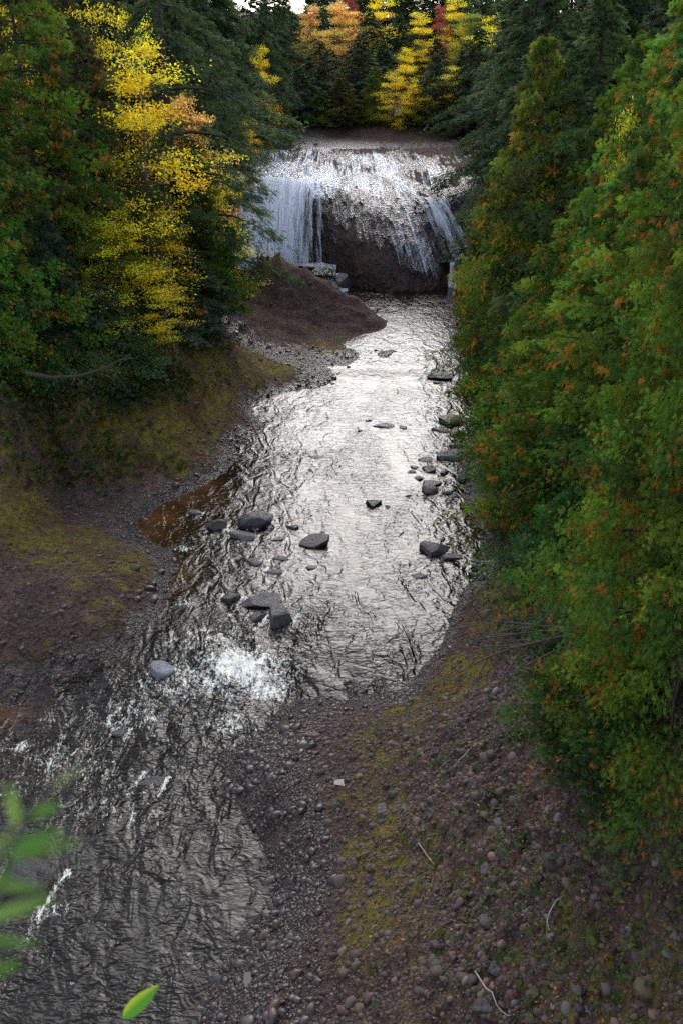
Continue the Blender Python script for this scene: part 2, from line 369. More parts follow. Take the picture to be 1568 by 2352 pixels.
def mat_water():
    t = NT('river_water'); 
    foam, shal, rough_a, film = t.attr('foam'), t.attr('shallow'), t.attr('chop'), t.attr('film')
    P = t.pos(); 
    Pf = t.pos((1.25, .6, 1), (0, 0, R(20))); Px = t.pos((.8, 1.25, 1), (0, 0, R(14)))
    warp = t.mix(.5, Pf, t.noise(Pf, .45, 3, out='Color'), 'ADD'); warpx = t.mix(.4, Px, t.noise(Px, .7, 3, out='Color'), 'ADD')
    n1 = t.noise(warp, 1.3, 2, .5, 1.2); n2 = t.noise(warpx, 3.8, 2, .5, 1.1); n3 = t.noise(warpx, 10., 1, .5, .7)
    h = t.math('ADD', t.math('MULTIPLY', n1, 1.0), t.math('ADD', t.math('MULTIPLY', n2, .40), t.math('MULTIPLY', n3, .11)))
    big = t.noise(Pf, .28, 4, .6, 1.2)
    st = t.math('MULTIPLY', t.mr(rough_a, 0, 1, .10, .85), t.mr(big, .32, .68, .4, 1.3))
    nrm = t.bump(h, st, .21)
    fn = t.noise(warp, 2.6, 7, .7, 1.0); fn2 = t.noise(warp, 9., 5, .7, .8)
    fn3 = t.noise(warp, 22., 3, .6, .4)
    fm = t.math('ADD', t.math('SUBTRACT', t.math('MULTIPLY', foam, 1.55), .34), t.math('ADD', t.mr(fn, .3, .7, -.5, .5), t.math('ADD', t.mr(fn2, .3, .7, -.55, .55), t.mr(fn3, .3, .7, -.35, .35))))
    ff = t.mr(fm, .32, 1.0)
    deep = t.mix(t.noise(P, .6, 3), (.005,.004,.003), (.014,.009,.005))
    bedn = t.noise(P, 3.2, 5, .7)
    amb = t.mix(bedn, (.03,.013,.004), (.13,.055,.012))
    base = t.mix(t.mr(shal, 0, 1, 0, 1), deep, amb)
    base = t.mix(ff, base, (.86,.83,.70))
    sh = t.bsdf(base, t.mr(ff, 0, 1, .07, .6), nrm, .5, IOR=1.23)
    return t.done(sh)

def mat_whitewater(name, dens=.5, col=(.93,.95,.98)):
    """falling water: white threads with gaps between"""
    t = NT(name)
    uv = t.n('ShaderNodeCombineXYZ'); t.l(t.attr('s'), uv.inputs[0]); t.l(t.attr('t'), uv.inputs[1])
    def st(sx, sy, det, di):
        m = t.n('ShaderNodeMapping'); m.inputs['Scale'].default_value = (sx, sy, 1); t.l(uv.outputs[0], m.inputs[0]); return t.noise(m.outputs[0], 1., det, .6, di)
    a, b, c = st(2.6, .16, 3, .3), st(7.5, .35, 3, .5), st(20., 1.5, 3, .6)
    d = t.math('ADD', t.attr('dens'), t.math('ADD', t.mr(a, .25, .75, -.8, .8), t.math('ADD', t.mr(b, .25, .75, -.4, .4), t.mr(c, .25, .75, -.3, .3))))
    al = t.mr(d, .15, .85)
    br = t.mr(t.math('ADD', b, c), .7, 1.3, .62, 1.)
    colr = t.mix(br, (.62,.67,.74), col)
    nrm = t.bump(t.math('ADD', t.math('MULTIPLY', b, .8), c), .8, .12)
    sh = t.bsdf(colr, .55, nrm, .4)
    tl = t.n('ShaderNodeBsdfTranslucent'); t.put(tl.inputs[0], colr)
    ms = t.n('ShaderNodeMixShader'); ms.inputs[0].default_value = .3; t.l(sh, ms.inputs[1]); t.l(tl.outputs[0], ms.inputs[2])
    tr = t.n('ShaderNodeBsdfTransparent'); mx = t.n('ShaderNodeMixShader'); t.l(al, mx.inputs[0]); t.l(tr.outputs[0], mx.inputs[1]); t.l(ms.outputs[0], mx.inputs[2])
    return t.done(mx.outputs[0])

def mat_boulder(name, c1, c2, rough=.45):
    t = NT(name); P = t.objpos(); oi = t.n('ShaderNodeObjectInfo')
    n = t.noise(P, 3., 7, .7); v = t.vor(P, 7.)
    base = t.mix(t.mr(n, .3, .7), c1, c2)
    base = t.mix(t.mr(oi.outputs['Random'], 0, 1, 0, .35), base, (.10,.085,.08))
    geo = t.n('ShaderNodeNewGeometry'); sx = t.n('ShaderNodeSeparateXYZ'); t.l(geo.outputs['Normal'], sx.inputs[0])
    h = t.math('ADD', n, t.math('MULTIPLY', t.noise(P, 14., 4, .6), .3)); nrm = t.bump(h, .9, .12)
    return t.done(t.bsdf(base, t.mr(n, .3, .7, rough, rough+.25), nrm, .5))

def mat_stones():
    t = NT('river_stones'); P = t.pos()
    c = t.attr('col', True)
    n = t.noise(P, 25., 4, .6)
    base = t.mix(t.mr(n, .3, .7, 0, .35), c, (.05,.04,.04))
    return t.done(t.bsdf(base, t.mr(t.attr('wet'), 0, 1, .75, .3), t.bump(n, .5, .02), .4))

def mat_leaf(name, trans=.35, rough=.6, hue=True):
    t = NT(name); c = t.attr('col', True); oi = t.n('ShaderNodeObjectInfo')
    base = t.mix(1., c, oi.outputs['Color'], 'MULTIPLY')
    hs = t.n('ShaderNodeHueSaturation'); t.put(hs.inputs['Value'], t.mr(oi.outputs['Random'], 0, 1, .82, 1.15)); t.put(hs.inputs['Hue'], t.mr(oi.outputs['Random'], 0, 1, .492, .508)); t.l(base, hs.inputs['Color'])
    b = t.bsdf(hs.outputs[0], rough, None, .25)
    tl = t.n('ShaderNodeBsdfTranslucent'); t.l(hs.outputs[0], tl.inputs[0])
    ms = t.n('ShaderNodeMixShader'); ms.inputs[0].default_value = trans; t.l(b, ms.inputs[1]); t.l(tl.outputs[0], ms.inputs[2])
    return t.done(ms.outputs[0])

def mat_bark(name, c1, c2):
    t = NT(name); P = t.objpos((6, 6, 1.2)); n = t.noise(P, 3., 5, .65)
    return t.done(t.bsdf(t.mix(n, c1, c2), .9, t.bump(n, .8, .04), .2))

M_ground = mat_ground(); M_frock = mat_falls_rock(); M_water = mat_water(); M_white = mat_whitewater('falling_water')
M_boul = mat_boulder('dark_wet_basalt', (.010,.009,.010), (.036,.032,.033), .38)
M_boul_b = mat_boulder('brown_grey_rock', (.02,.017,.017), (.085,.066,.058), .5)
M_boul_p = mat_boulder('pale_wet_rock', (.10,.10,.11), (.24,.24,.27), .22)
M_stone = mat_stones(); M_leaf = mat_leaf('evergreen_foliage', .35); M_yleaf = mat_leaf('autumn_foliage', .6)
M_bark = mat_bark('grey_bark', (.035,.028,.024), (.12,.10,.085)); M_bark_p = mat_bark('pale_dead_wood', (.22,.19,.16), (.45,.41,.36)); M_bark_d = mat_bark('dark_bark', (.02,.015,.012), (.07,.055,.045))

# ------------------------------------------------------------------ ground sheet
na, nr = 620, 1050
az = np.linspace(R(-62), R(62), na)
rr = np.concatenate([np.geomspace(3., 135, nr-60), np.geomspace(137, 900, 60)])
AZ, RR = np.meshgrid(az, rr); X = RR*np.sin(AZ); Y = RR*np.cos(AZ)
Z, MO, WE, DI = terrain(X, Y)
_GA, _GR, _GZ = az.copy(), rr.copy(), Z.copy()
def tfast(x, y):
    a = np.arctan2(x, y); r = np.hypot(x, y); i = (a-_GA[0])/(_GA[1]-_GA[0]); i = np.clip(i, 0, len(_GA)-1.001)
    j = np.clip(np.interp(r, _GR, np.arange(len(_GR))), 0, len(_GR)-1.001)
    i0 = i.astype(int); j0 = j.astype(int); fi = i-i0; fj = j-j0
    return (_GZ[j0,i0]*(1-fi)+_GZ[j0,i0+1]*fi)*(1-fj) + (_GZ[j0+1,i0]*(1-fi)+_GZ[j0+1,i0+1]*fi)*fj
far = sstep(190, 260, RR); Z = Z*(1-far) + (26 + 8*fbm(X*.008, Y*.008, 3, 5))*far
ground = mesh_obj('ground', np.stack([X, Y, Z], -1).reshape(-1, 3), grid_faces(nr, na), M_ground,
                  attrs={'moss': MO.ravel(), 'wet': WE.ravel(), 'dirt': DI.ravel()})
tag(ground, kind='structure')

B = [
 (588,1192,80,46,'large jagged dark boulder, highest rock of the left mid-river cluster',None,0,0),
 (498,1203,52,30,'rounded grey boulder just left of the large jagged rock',M_boul_b,0,.2),
 (450,1176,38,13,'low dark wedge of rock beside the brown shallows',None,.5,.1),
 (558,1229,74,26,'low slab of broken rock directly under the large jagged boulder',M_boul_b,.4,-.2),
 (582,1209,22,16,'small upright stone touching the front of the jagged boulder',M_boul_b,0,0),
 (482,1234,34,10,'flat wet stone left of the low broken slab',None,.3,0),
 (676,1208,38,14,'small dark rock alone right of the jagged boulder',None,.4,.1),
 (728,1240,90,32,'wedge-shaped grey boulder with flat pointed top in mid channel',M_boul_b,.45,.1),
 (738,1224,24,9,'small stone tucked behind the grey wedge-shaped boulder',None,0,0),
 (640,1237,40,10,'thin dark stone between broken slab and grey wedge boulder',None,.4,.2),
 (586,1289,44,20,'square dark block of stone below the left cluster',None,.3,0),
 (642,1282,46,11,'thin flat stone right of the square dark block',None,.3,0),
 (714,1301,30,11,'small slanting stone alone below the wedge-shaped boulder',None,.3,.5),
 (630,1312,50,11,'narrow flat stone awash below the thin flat stone',None,.3,0),
 (598,1378,92,34,'long tilted dark boulder leaning behind the big square block',None,.2,.35),
 (528,1372,58,20,'low dark rock awash at left of the long tilted boulder',None,.4,0),
 (644,1407,78,50,'big square dark block with a ledge across its top',None,.5,-.1),
 (590,1412,46,20,'wet brown rock awash in front of the tilted boulder',M_boul_b,.3,0),
 (370,1531,58,36,'pale shiny flat-topped slab in the rapids',M_boul_p,.35,.3),
 (856,1152,46,24,'dark pointed boulder alone in the middle of the bright water',None,0,0),
 (889,1163,17,8,'small stone just right of the lone pointed boulder',None,0,0),
 (995,1253,84,42,'large brown-topped boulder near the right bank',M_boul_b,.4,.1),
 (1032,1276,60,20,'low dark rock at the foot of the brown-topped boulder',None,.3,.1),
 (963,1322,42,13,'low dark stone awash below the brown-topped boulder',None,.4,0),
 (1100,1288,40,8,'thin flat stone by the point of the right shore',None,.3,0),
 (1035,963,56,30,'large dark rounded boulder farthest up by the right cedars',None,0,0),
 (1010,985,40,14,'low rock in front of the farthest rounded right boulder',None,.2,0),
 (1028,1042,72,30,'wide flat-backed boulder by the right cedars',M_boul_b,.3,.1),
 (980,1053,38,15,'dark low boulder left of the wide flat-backed one',None,.2,0),
 (985,1077,42,18,'rounded boulder at the top of the right stone cluster',None,0,0),
 (950,1072,22,9,'small stone at upper left of the right stone cluster',None,0,0),
 (945,1082,20,11,'small round stone at far left of the right stone cluster',None,0,0),
 (962,1096,26,13,'squat stone left of the two stacked boulders',None,0,0),
 (990,1107,56,26,'dark slanted boulder behind the lowest of the cluster',None,.1,.4),
 (982,1122,44,22,'grey humped boulder lowest of the right stone cluster',M_boul_b,0,0),
 (1018,1085,24,12,'small pointed stone right of the cluster near the leaves',None,0,0),
 (1028,1129,30,13,'smooth oval stone by the right cedar tips',None,0,0),
 (1041,1138,26,12,'smooth round stone below the oval one by cedar tips',None,0,0),
 (1010,1137,14,6,'tiny stone left of the two smooth stones',None,0,0),
 (880,976,46,14,'low rock left in the upper chain of small rocks',None,.2,0),
 (926,980,22,12,'small dark stone right in the upper chain of small rocks',None,0,0),
 (825,988,15,7,'tiny stone below the upper chain of small rocks',None,0,0),
 (846,965,22,6,'tiny flat stone at left end of the upper chain',None,0,0),
 (1010,860,62,17,'long dark rock on the lip of the far riffle',None,.2,0),
 (1002,877,20,8,'small stone just below the long rock on the far riffle',None,0,0),
 (725,1050,46,5,'thin dark line of rock awash in the bright upper reach',None,.3,0),
 (938,1138,16,6,'tiny dark stone left of the right stone cluster',None,0,0),
 (1085,1042,56,34,'dark boulder half hidden behind the right cedar tips',None,0,0),
 (1068,1092,44,26,'dark boulder low against the right cedar foliage',None,0,0),
 (276,1680,42,15,'dark water-washed rock in the lower rapids',None,.2,0),
 (350,1795,70,14,'dark ledge of rock awash below the rapids',None,.3,0),
 (55,2012,150,96,'big cracked dark rock behind the blurred green leaves',None,.45,.1),
 (640,318,26,7,'small dark rock in the river above the falls',None,.1,0),
]

# ------------------------------------------------------------------ lower river
na2, nr2 = 620, 900
az = np.linspace(R(-58), R(30), na2); rr = np.geomspace(5., 92, nr2)
AZ, RR = np.meshgrid(az, rr); X = RR*np.sin(AZ); Y = RR*np.cos(AZ)
TZ = terrain(X, Y)[0]
WL = wlev(X, Y); depth = WL - TZ
def blob(u, v, ru, rv, dz=0.):
    c = Pw(u, v); ex = Pw(u+ru, v); ey = Pw(u, v-rv)
    sx = abs(ex[0]-c[0]); sy = abs(ey[1]-c[1])
    return np.exp(-((X-c[0])/sx)**2 - ((Y-c[1])/sy)**2)
foam = np.zeros_like(X)
for u, v, ru, rv, a in [(555,1535,120,62,.85),(600,1580,85,32,.7),(480,1475,130,38,.5),(620,1530,40,50,.45),(430,1560,160,55,.5),(300,1640,190,55,.42),(520,1660,90,50,.44),(450,1500,90,40,.45),(150,1760,150,80,.38),(250,1850,150,60,.30),(430,1260,34,10,.45),(420,1385,40,14,.4),(40,1715,50,22,.5),(300,1560,90,20,.25),
                        (60,1800,90,60,.22),(300,1700,200,60,.12),(550,1700,40,18,.42),(250,1780,80,40,.15),(110,2090,60,20,.4),(640,660,60,20,.2),(755,640,60,34,.55),
                        (860,676,60,6,.35),(1010,652,30,5,.7),(900,868,120,5,.3),(700,610,40,10,.6),(330,1640,60,24,.2)]:
    foam = np.maximum(foam, a*blob(u, v, ru, rv))
chop = .45 + .05*(1-sstep(22, 32, Y))
for u, v, ru, rv, a in [(450,1560,350,160,.5),(150,1750,300,150,.5),(700,1450,200,120,.2),(520,1300,120,80,.2)]:
    chop = chop + a*blob(u, v, ru, rv)
for (u, v, w_, h_, lab, m_, fl, rz) in B:
    c = Pw(u, v+h_*.3); W = w_/F*np.linalg.norm(c-np.array([0,0,CH])); 
    if W < .3 or v < 400: continue
    fx, fy = -.28, -.96; al = (X-c[0])*fx + (Y-c[1])*fy; pe = (X-c[0])*fy*-1 + (Y-c[1])*fx
    wk = np.exp(-(np.abs(np.abs(pe)-.42*W-.16*np.clip(al, 0, 9))/(.10+.05*np.clip(al, 0, 9)))**2)*np.exp(-np.clip(al, 0, 99)/(1.3*W))*(al > -.5*W)
    strong = 1. if v > 1150 and u < 780 else .55
    foam = np.maximum(foam, .62*strong*wk)
chop = chop + .3*blob(560,1950,130,200); chop = np.clip(chop, 0, 1); chop = chop*(1-.12*sstep(50, 58, Y))
n = fbm(X*1.3+.6*Y*.3, Y*.7, 3, 77) ; n2 = fbm(X*3.4, Y*1.9, 3, 91)
near = 1 - sstep(30, 70, RR)
Z = WL + (.035*n + .012*n2)*(.4+2.2*np.clip(chop-.45, 0, 1)*1.2) * (0.4+.6*near)
c = Pw(570, 1560)
Z += .30*blob(555,1535,85,40)*(.5+.9*n+.5*n2) - .12*blob(640,1570,60,60)
shal = np.clip(1 - depth/.24, 0, 1)*sstep(0, .1, depth+.12)
sm = np.zeros_like(X)
for u, v, ru, rv, a in [(460,1140,75,34,1.2),(370,1200,75,40,1.2),(430,1325,40,40,.5),(0,1650,110,35,.8),(130,1790,60,20,.5),(850,852,110,12,.8),(60,1760,80,40,.5),(300,1520,40,15,.3)]: sm = np.maximum(sm, a*blob(u, v, ru, rv))
shal = np.clip(sm*(.35+.8*shal), 0, 1)*(.5+.9*vnoise(X*1.2, Y*1.2, 3))
water = mesh_obj('water', np.stack([X, Y, Z], -1).reshape(-1, 3), grid_faces(nr2, na2), M_water,
                 attrs={'foam': foam.ravel(), 'shallow': shal.ravel(), 'chop': chop.ravel(), 'film': np.zeros(X.size)})
tag(water, kind='structure')

# ------------------------------------------------------------------ falls rock face and plateau film
nx, nt = 520, 420
xs = np.linspace(-11.5, 14.0, nx); tt = np.linspace(0, 1, nt)
XX, TT = np.meshgrid(xs, tt)
yb, zb, zt, w, pw = fpar(XX)
k = 0.62                                             # share of rows on the curved face
th = np.clip(TT/k, 0, 1)*math.pi/2
cz = np.sin(th)**(2/pw); cy = 1-np.cos(th)**(2/pw)
YY = yb + w*cy; ZZ = (zb-.6) + (zt-zb+.6)*cz
back = np.clip((TT-k)/(1-k), 0, 1)**1.3
yback = 112.0
YY = np.where(TT > k, (yb+w) + (yback-(yb+w))*back, YY)
ZZ = np.where(TT > k, zt + (plat(XX, YY)-.02 - zt)*sstep(0, .35, back), ZZ)
ARC = np.where(TT <= k, (1-TT/k)*8.0, -(YY-(yb+w)))
NN = fbm(XX*.7, ARC*.5, 4, 51); N2 = fbm(XX*2.3, ARC*1.7, 3, 61); N3 = fbm(XX*1.4, ARC*.35, 3, 71)
face = 1-sstep(k*.9, k, TT)
N4 = fbm(XX*5.5, ARC*3.5, 3, 81); RG = 1-2*np.abs(fbm(XX*1.1+ARC*.5, ARC*1.0, 4, 83))
YY = YY - face*(.45*NN + .20*N2 + .12*N3 + .045*N4 + .20*RG*RG)
ZZ = ZZ + (1-face)*(.10*NN+.12*N2+.06*N4) + face*(.1*NN+.05*N4)*(TT > .1)
film = np.zeros_like(XX); white = np.zeros_like(XX); wq = .8*fbm(XX*.25, YY*.1, 2, 97); strm2 = fbm(XX*.45+7+wq, YY*.16+wq, 5, 95, .6)
# film strength over x and height
hx = XX; hz = np.clip((ZZ-zb)/(zt-zb), 0, 1)
film = np.where(TT > k, .70 - .5*sstep(103, 119, YY + 1.6*XX) + 1.1*strm2, .8) + 0*XX
dome = sstep(-1.8, -.6, hx)*(1-sstep(5.3, 6.3, hx))
edge = .62 - .42*sstep(.5, 4.8, hx)                 # dry lower part of the dome, growing to the left
film = np.where((dome > .2) & (TT <= k), .1 + sstep(edge-.3, edge+.25, hz)*.85, film)
film = np.where((TT <= k) & (hx > -3.2) & (hx < -.9) & (hz < .75), .5, film)
film = np.where((TT <= k) & (hx > 9.7), .2 + .5*sstep(.8, 1, hz), film)
strm = fbm(XX*.7 + .8*wq, YY*.13 + .02*XX*XX, 5, 93, .6)
white = (.44 + 1.3*strm - .55*sstep(103, 120, YY+1.6*XX))*(TT > k) + .14*(TT <= k)*(hz > .25) + 0*XX
white += .75*np.exp(-((hx+6.0)/3.6)**2)*sstep(.45, .8, hz)*(1-sstep(90, 95, YY))
white += .30*np.exp(-((hx+3.0)/6)**2)*(YY > 85)*(YY < 100)
white += .10*np.exp(-((YY-90)/4)**2)*(hx < 4)
white += .26*np.exp(-((hx-(2.0+2.6*(1-hz)))/1.2)**2)*dome*sstep(.2, .5, hz)*(TT <= k)
white += .30*np.exp(-((hx-(4.9+.4*(1-hz)))/.7)**2)*sstep(.0, .3, hz)
white += .10*dome*sstep(.72, .95, hz)*(TT <= k) - .55*dome*(TT <= k)*np.exp(-((hx-.4)/2.3)**2)*(1-sstep(.72, .97, hz))
white -= .25*sstep(102, 112, YY)*sstep(-4, 2, hx)
white = np.where((hx > -2.6) & (hx < 0.) & (hz < .8), -.3, white)
SHR = 1.35*sstep(-3.2, -.6, XX)*(1-sstep(9.0, 11.5, XX))*(1-hz)*(TT <= k)*(1+.18*np.clip(XX-2, -2, 4.5))
SS = XX.copy(); XX = XX + SHR
falls_rock = mesh_obj('waterfall_rock', np.stack([XX, YY, ZZ], -1).reshape(-1, 3), grid_faces(nt, nx)[:, ::1], M_frock,
                      attrs={'film': np.clip(film, 0, 1).ravel(), 'white': white.ravel(), 's': SS.ravel(), 't': np.where(TT > k, ARC*.25, ARC).ravel()})
tag(falls_rock, kind='structure')

def curtain(name, x0, x1, dens_f, off, ztop=1.0, zfoot=None, seed=0, ydrop=.9, nxx=160, ntt=120):
    """a sheet of falling water leaving the lip and dropping to the foot"""
    xs = np.linspace(x0, x1, nxx); tt = np.linspace(0, 1, ntt); XX, TT = np.meshgrid(xs, tt)
    yb, zb, zt, w, pw = fpar(XX)
    foot = zb-.15 if zfoot is None else zfoot + 0*XX
    th = TT*math.pi/2; cz = np.sin(th)**(2/pw); cy = 1-np.cos(th)**(2/pw)
    ww = w*ydrop
    YY = yb - off + ww*cy; ZZ = foot + (zt+.07-foot)*cz
    arc = (1-TT)*8
    YY = YY - .22*fbm(XX*2.2, arc*.22, 3, seed) - .08*fbm(XX*7, arc*.6, 2, seed+5)
    dens = dens_f(XX, 1-TT)
    XX2 = XX + .10*fbm(XX*1.5, arc*.5, 2, seed+9) + 1.35*sstep(-3.2, -.6, XX)*(1-sstep(9.0, 11.5, XX))*(1-cz)*(1+.18*np.clip(XX-2, -2, 4.5))
    o = mesh_obj(name, np.stack([XX2, YY, ZZ], -1).reshape(-1, 3), grid_faces(ntt, nxx), M_white, attrs={'s': XX.ravel()+seed, 't': arc.ravel(), 'dens': dens.ravel()})
    return tag(o, kind='structure')
def d_left(x, f):        # f: 0 at the lip, 1 at the foot
    d = 1.15*np.exp(-((x+7.0+.8*f)/2.2)**2) + .5*np.exp(-((x+4.2)/1.6)**2) + .30*sstep(-.4, -1.2, -x*-1)*0
    d = d + .24
    d = d - .8*sstep(-2.1, -1.2, x) - .2*sstep(-4.5, -2, x)*f + .25*sstep(.55, .1, f)*(x<-2.2)
    return d
curtain('waterfall', -10.8, -1.3, d_left, .55, seed=101)
curtain('waterfall', -9.5, -1.6, lambda x, f: d_left(x, f)-.2, 1.0, seed=131)
curtain('waterfall', 5.9, 8.6, lambda x, f: .85*np.exp(-((x-7.1)/.42)**2)+.7*np.exp(-((x-8.1)/.3)**2)+.05, .35, seed=151, ydrop=.95)
# ---- small pools and chutes under the falls
def sheet(name, fx, nx_, nt_, mat, dens=.6, foam=0., seed=0):
    s = np.linspace(0, 1, nx_); t_ = np.linspace(0, 1, nt_); S, T = np.meshgrid(s, t_)
    XX, YY, ZZ = fx(S, T)
    at = {'s': (XX+seed).ravel(), 't': (T*4).ravel(), 'dens': np.full(XX.size, dens)}
    if mat is M_water: at = {'foam': (foam(S, T) if callable(foam) else np.full(XX.shape, foam)).ravel(), 'shallow': np.zeros(XX.size), 'chop': np.full(XX.size, .7), 'film': np.zeros(XX.size)}
    o = mesh_obj(name, np.stack([XX, YY, ZZ], -1).reshape(-1, 3), grid_faces(nt_, nx_), mat, attrs=at); return tag(o, kind='structure')
def upper_pool(S, T):
    XX = -9.0 + S*(8.6); YY = 76.2 + T*6.5; ZZ = 1.42 + .03*fbm(XX*2, YY*2, 2, 5) + 0*S; return XX, YY, ZZ
sheet('water', upper_pool, 60, 40, M_water, foam=lambda S, T: .25+.6*T)
def left_cascade(S, T):
    # from the upper pool lip down and to the right into the lower pool
    a0 = Py(690, 603, 77.0); a1 = Py(775, 606, 77.6); b0 = Pz(700, 700, -.1); b1 = Pz(812, 672, 0.18)
    a0[2] = a1[2] = 1.46
    x = (a0[0]*(1-S)+a1[0]*S)*(1-T) + (b0[0]*(1-S)+b1[0]*S)*T; y = (a0[1]*(1-S)+a1[1]*S)*(1-T) + (b0[1]*(1-S)+b1[1]*S)*T
    z = 1.46 - 1.35*sstep(-.25, 1.05, T) + .28*fbm(x*1.3, y*1.3, 4, 8)*np.sin(np.pi*np.clip(T, 0, 1)) ; return x + .35*fbm(y*1.1, x*.9, 3, 4), y, z
sheet('waterfall', left_cascade, 50, 50, M_white, dens=.72, seed=7)

def right_ledge(S, T):
    XX = 7.5+S*2.4; YY = 78.4+T*2.6; return XX, YY, 1.98+.02*fbm(XX*3, YY*3, 2, 3)
sheet('water', right_ledge, 20, 20, M_water, foam=lambda S, T: .2+.7*T)
def right_chute(S, T):
    XX = 8.38+S*(.45+.2*T) - .12*T + .08*fbm(T*3, T*0+2, 2, 6); YY = 78.45 - .95*T**1.0; return XX, YY, 2.0-1.85*np.clip(T, 0, 1)**1.3 + .08*fbm(XX*4, T*3, 3, 9)
sheet('waterfall', right_chute, 24, 40, M_white, dens=.85, seed=17)

# ------------------------------------------------------------------ rock shelf holding the small pools
def rock_lump(name, cx, cy, cz, sx, sy, sz, seed, mat, sub=4, rz=0., flat=.0, parent=None, cuts=9):
    import bmesh
    bm = bmesh.new(); bmesh.ops.create_icosphere(bm, subdivisions=sub, radius=1.)
    V = np.array([v.co[:] for v in bm.verts]); Fc = np.array([[v.index for v in f.verts] for f in bm.faces]); bm.free()
    r_ = np.random.default_rng(seed)
    for _ in range(cuts):
        nrm = r_.normal(size=3); nrm[2] *= .8; nrm /= np.linalg.norm(nrm); d = r_.uniform(.48, .8)
        k = V @ nrm - d; V = V - np.outer(np.clip(k, 0, None), nrm)*.97
    if flat: V[:,2] = np.minimum(V[:,2], flat+.25 + (V[:,2]-flat-.25)*.25*(V[:,2] > flat+.25) + .25*V[:,0]*math.sin(seed) + .2*V[:,1])
    nn = fbm(V[:,0]*2.2+V[:,2]+seed, V[:,1]*2.2-V[:,2]*1.3, 4, seed); V *= (1+.07*nn)[:,None]
    V *= np.array([sx, sy, sz])
    if rz: 
        c_, s_ = math.cos(rz), math.sin(rz); V = np.stack([V[:,0]*c_-V[:,1]*s_, V[:,0]*s_+V[:,1]*c_, V[:,2]], 1)
    o = mesh_obj(name, V, Fc, mat, parent=parent, smooth=False); o.location = (cx, cy, cz)
    return o

# ------------------------------------------------------------------ boulders in the river
def boulder(u, v, wpx, hpx, label, mat=None, seed=1, flat=0., rz=0., land=False, group=None, name='boulder', sub=4, tall=None):
    """(u, v) is the middle of the stone in the photo, wpx x hpx its extent there"""
    p = Pz(u, v+hpx*.3, tz(*Pw(u, v)[:2]) if land else float(wlev(*Pw(u, v)[:2])))
    if land:
        for _ in range(12): p = Pz(u, v+hpx*.2, p[2]*.5 + .5*tz(p[0], p[1]))
    d = math.sqrt(p[0]**2 + p[1]**2 + (CH-p[2])**2)
    W = wpx/F*d; dep = math.atan2(CH-p[2], p[1])
    # seen height = depth*sin(dep) + height*cos(dep)
    Hh = hpx/F*d
    if tall is None: tall = min(.66*Hh, .42*W)
    ly = 2*(Hh - tall*math.cos(dep))/max(math.sin(dep), .2)
    ly = min(max(ly, .5*W), 1.2*W)
    o = rock_lump(name, p[0], p[1] + .12*ly, p[2]-.02, W/2*1.12, ly/2*1.1, tall*1.0, seed, mat or M_boul, sub=sub, rz=rz, flat=flat)
    return tag(o, label, 'rock' if land else 'boulder', group or 'boulders standing in the river')
for i, (u, v, w_, h_, lab, m_, fl, rz) in enumerate(B):
    boulder(u, v, w_, h_, lab, m_, seed=20+i*3, flat=fl, rz=rz, sub=4 if w_ > 30 else 3)
LR = [(563,1893,28,16,'dark stone at the water edge of the gravel bar'),(492,2245,32,26,'black wet stone at the tip of the lower gravel bar'),(735,1813,28,16,'round grey stone on the gravel bar'),
      (1115,1990,28,46,'long pale stone standing on the right slope'),(1156,1958,28,26,'round pale stone above the long pale stone'),(1145,1888,26,22,'rounded grey stone high on the right slope'),(1110,2310,58,36,'broad brown stone near the foot of the right slope'),
      (1140,2225,34,26,'grey rounded stone low on the right slope'),(930,1850,22,40,'upright grey stone under the cedar bush slope'),(880,1860,34,26,'reddish stone beside the mossy strip'),(1000,2230,36,30,'pale stone between mossy patches on the slope'),
      (590,2058,44,20,'wet dark stone below the bend of the bar'),(300,1170,0,0,'')]
for i, (u, v, w_, h_, lab) in enumerate(LR):
    if w_: boulder(u, v, w_, h_, lab, M_boul_b if i > 1 else M_boul, seed=300+i*7, land=True, group='large stones lying on the banks', name='stone', sub=4)

for (u, v, y, sx, sy, sz, sd, lab) in [(705,612,77.2,.9,.6,.32,5,'low wet rock on the lip of the small pool under the left fall'),(786,640,76.9,.7,.7,.75,9,'dark rock between the small side cascade and the dome'),
        (1052,612,78.2,.75,.7,.95,13,'brown rock right of the narrow chute under the right fall'),(1003,620,78.3,.5,.6,.8,17,'brown rock left of the narrow chute under the right fall'),(1075,652,76.5,1.1,.8,.6,21,'low rock at the right corner of the pool'),
        (655,325,118,1.6,1.,.35,25,'low dark rock in the stream far above the left fall')]:
    p = Py(u, v, y); o = rock_lump('rock', p[0], p[1], p[2]-sz*.5, sx, sy, sz*1.1, sd, M_boul_b if sd > 10 else M_boul); tag(o, lab, 'rock', 'rocks around the falls')

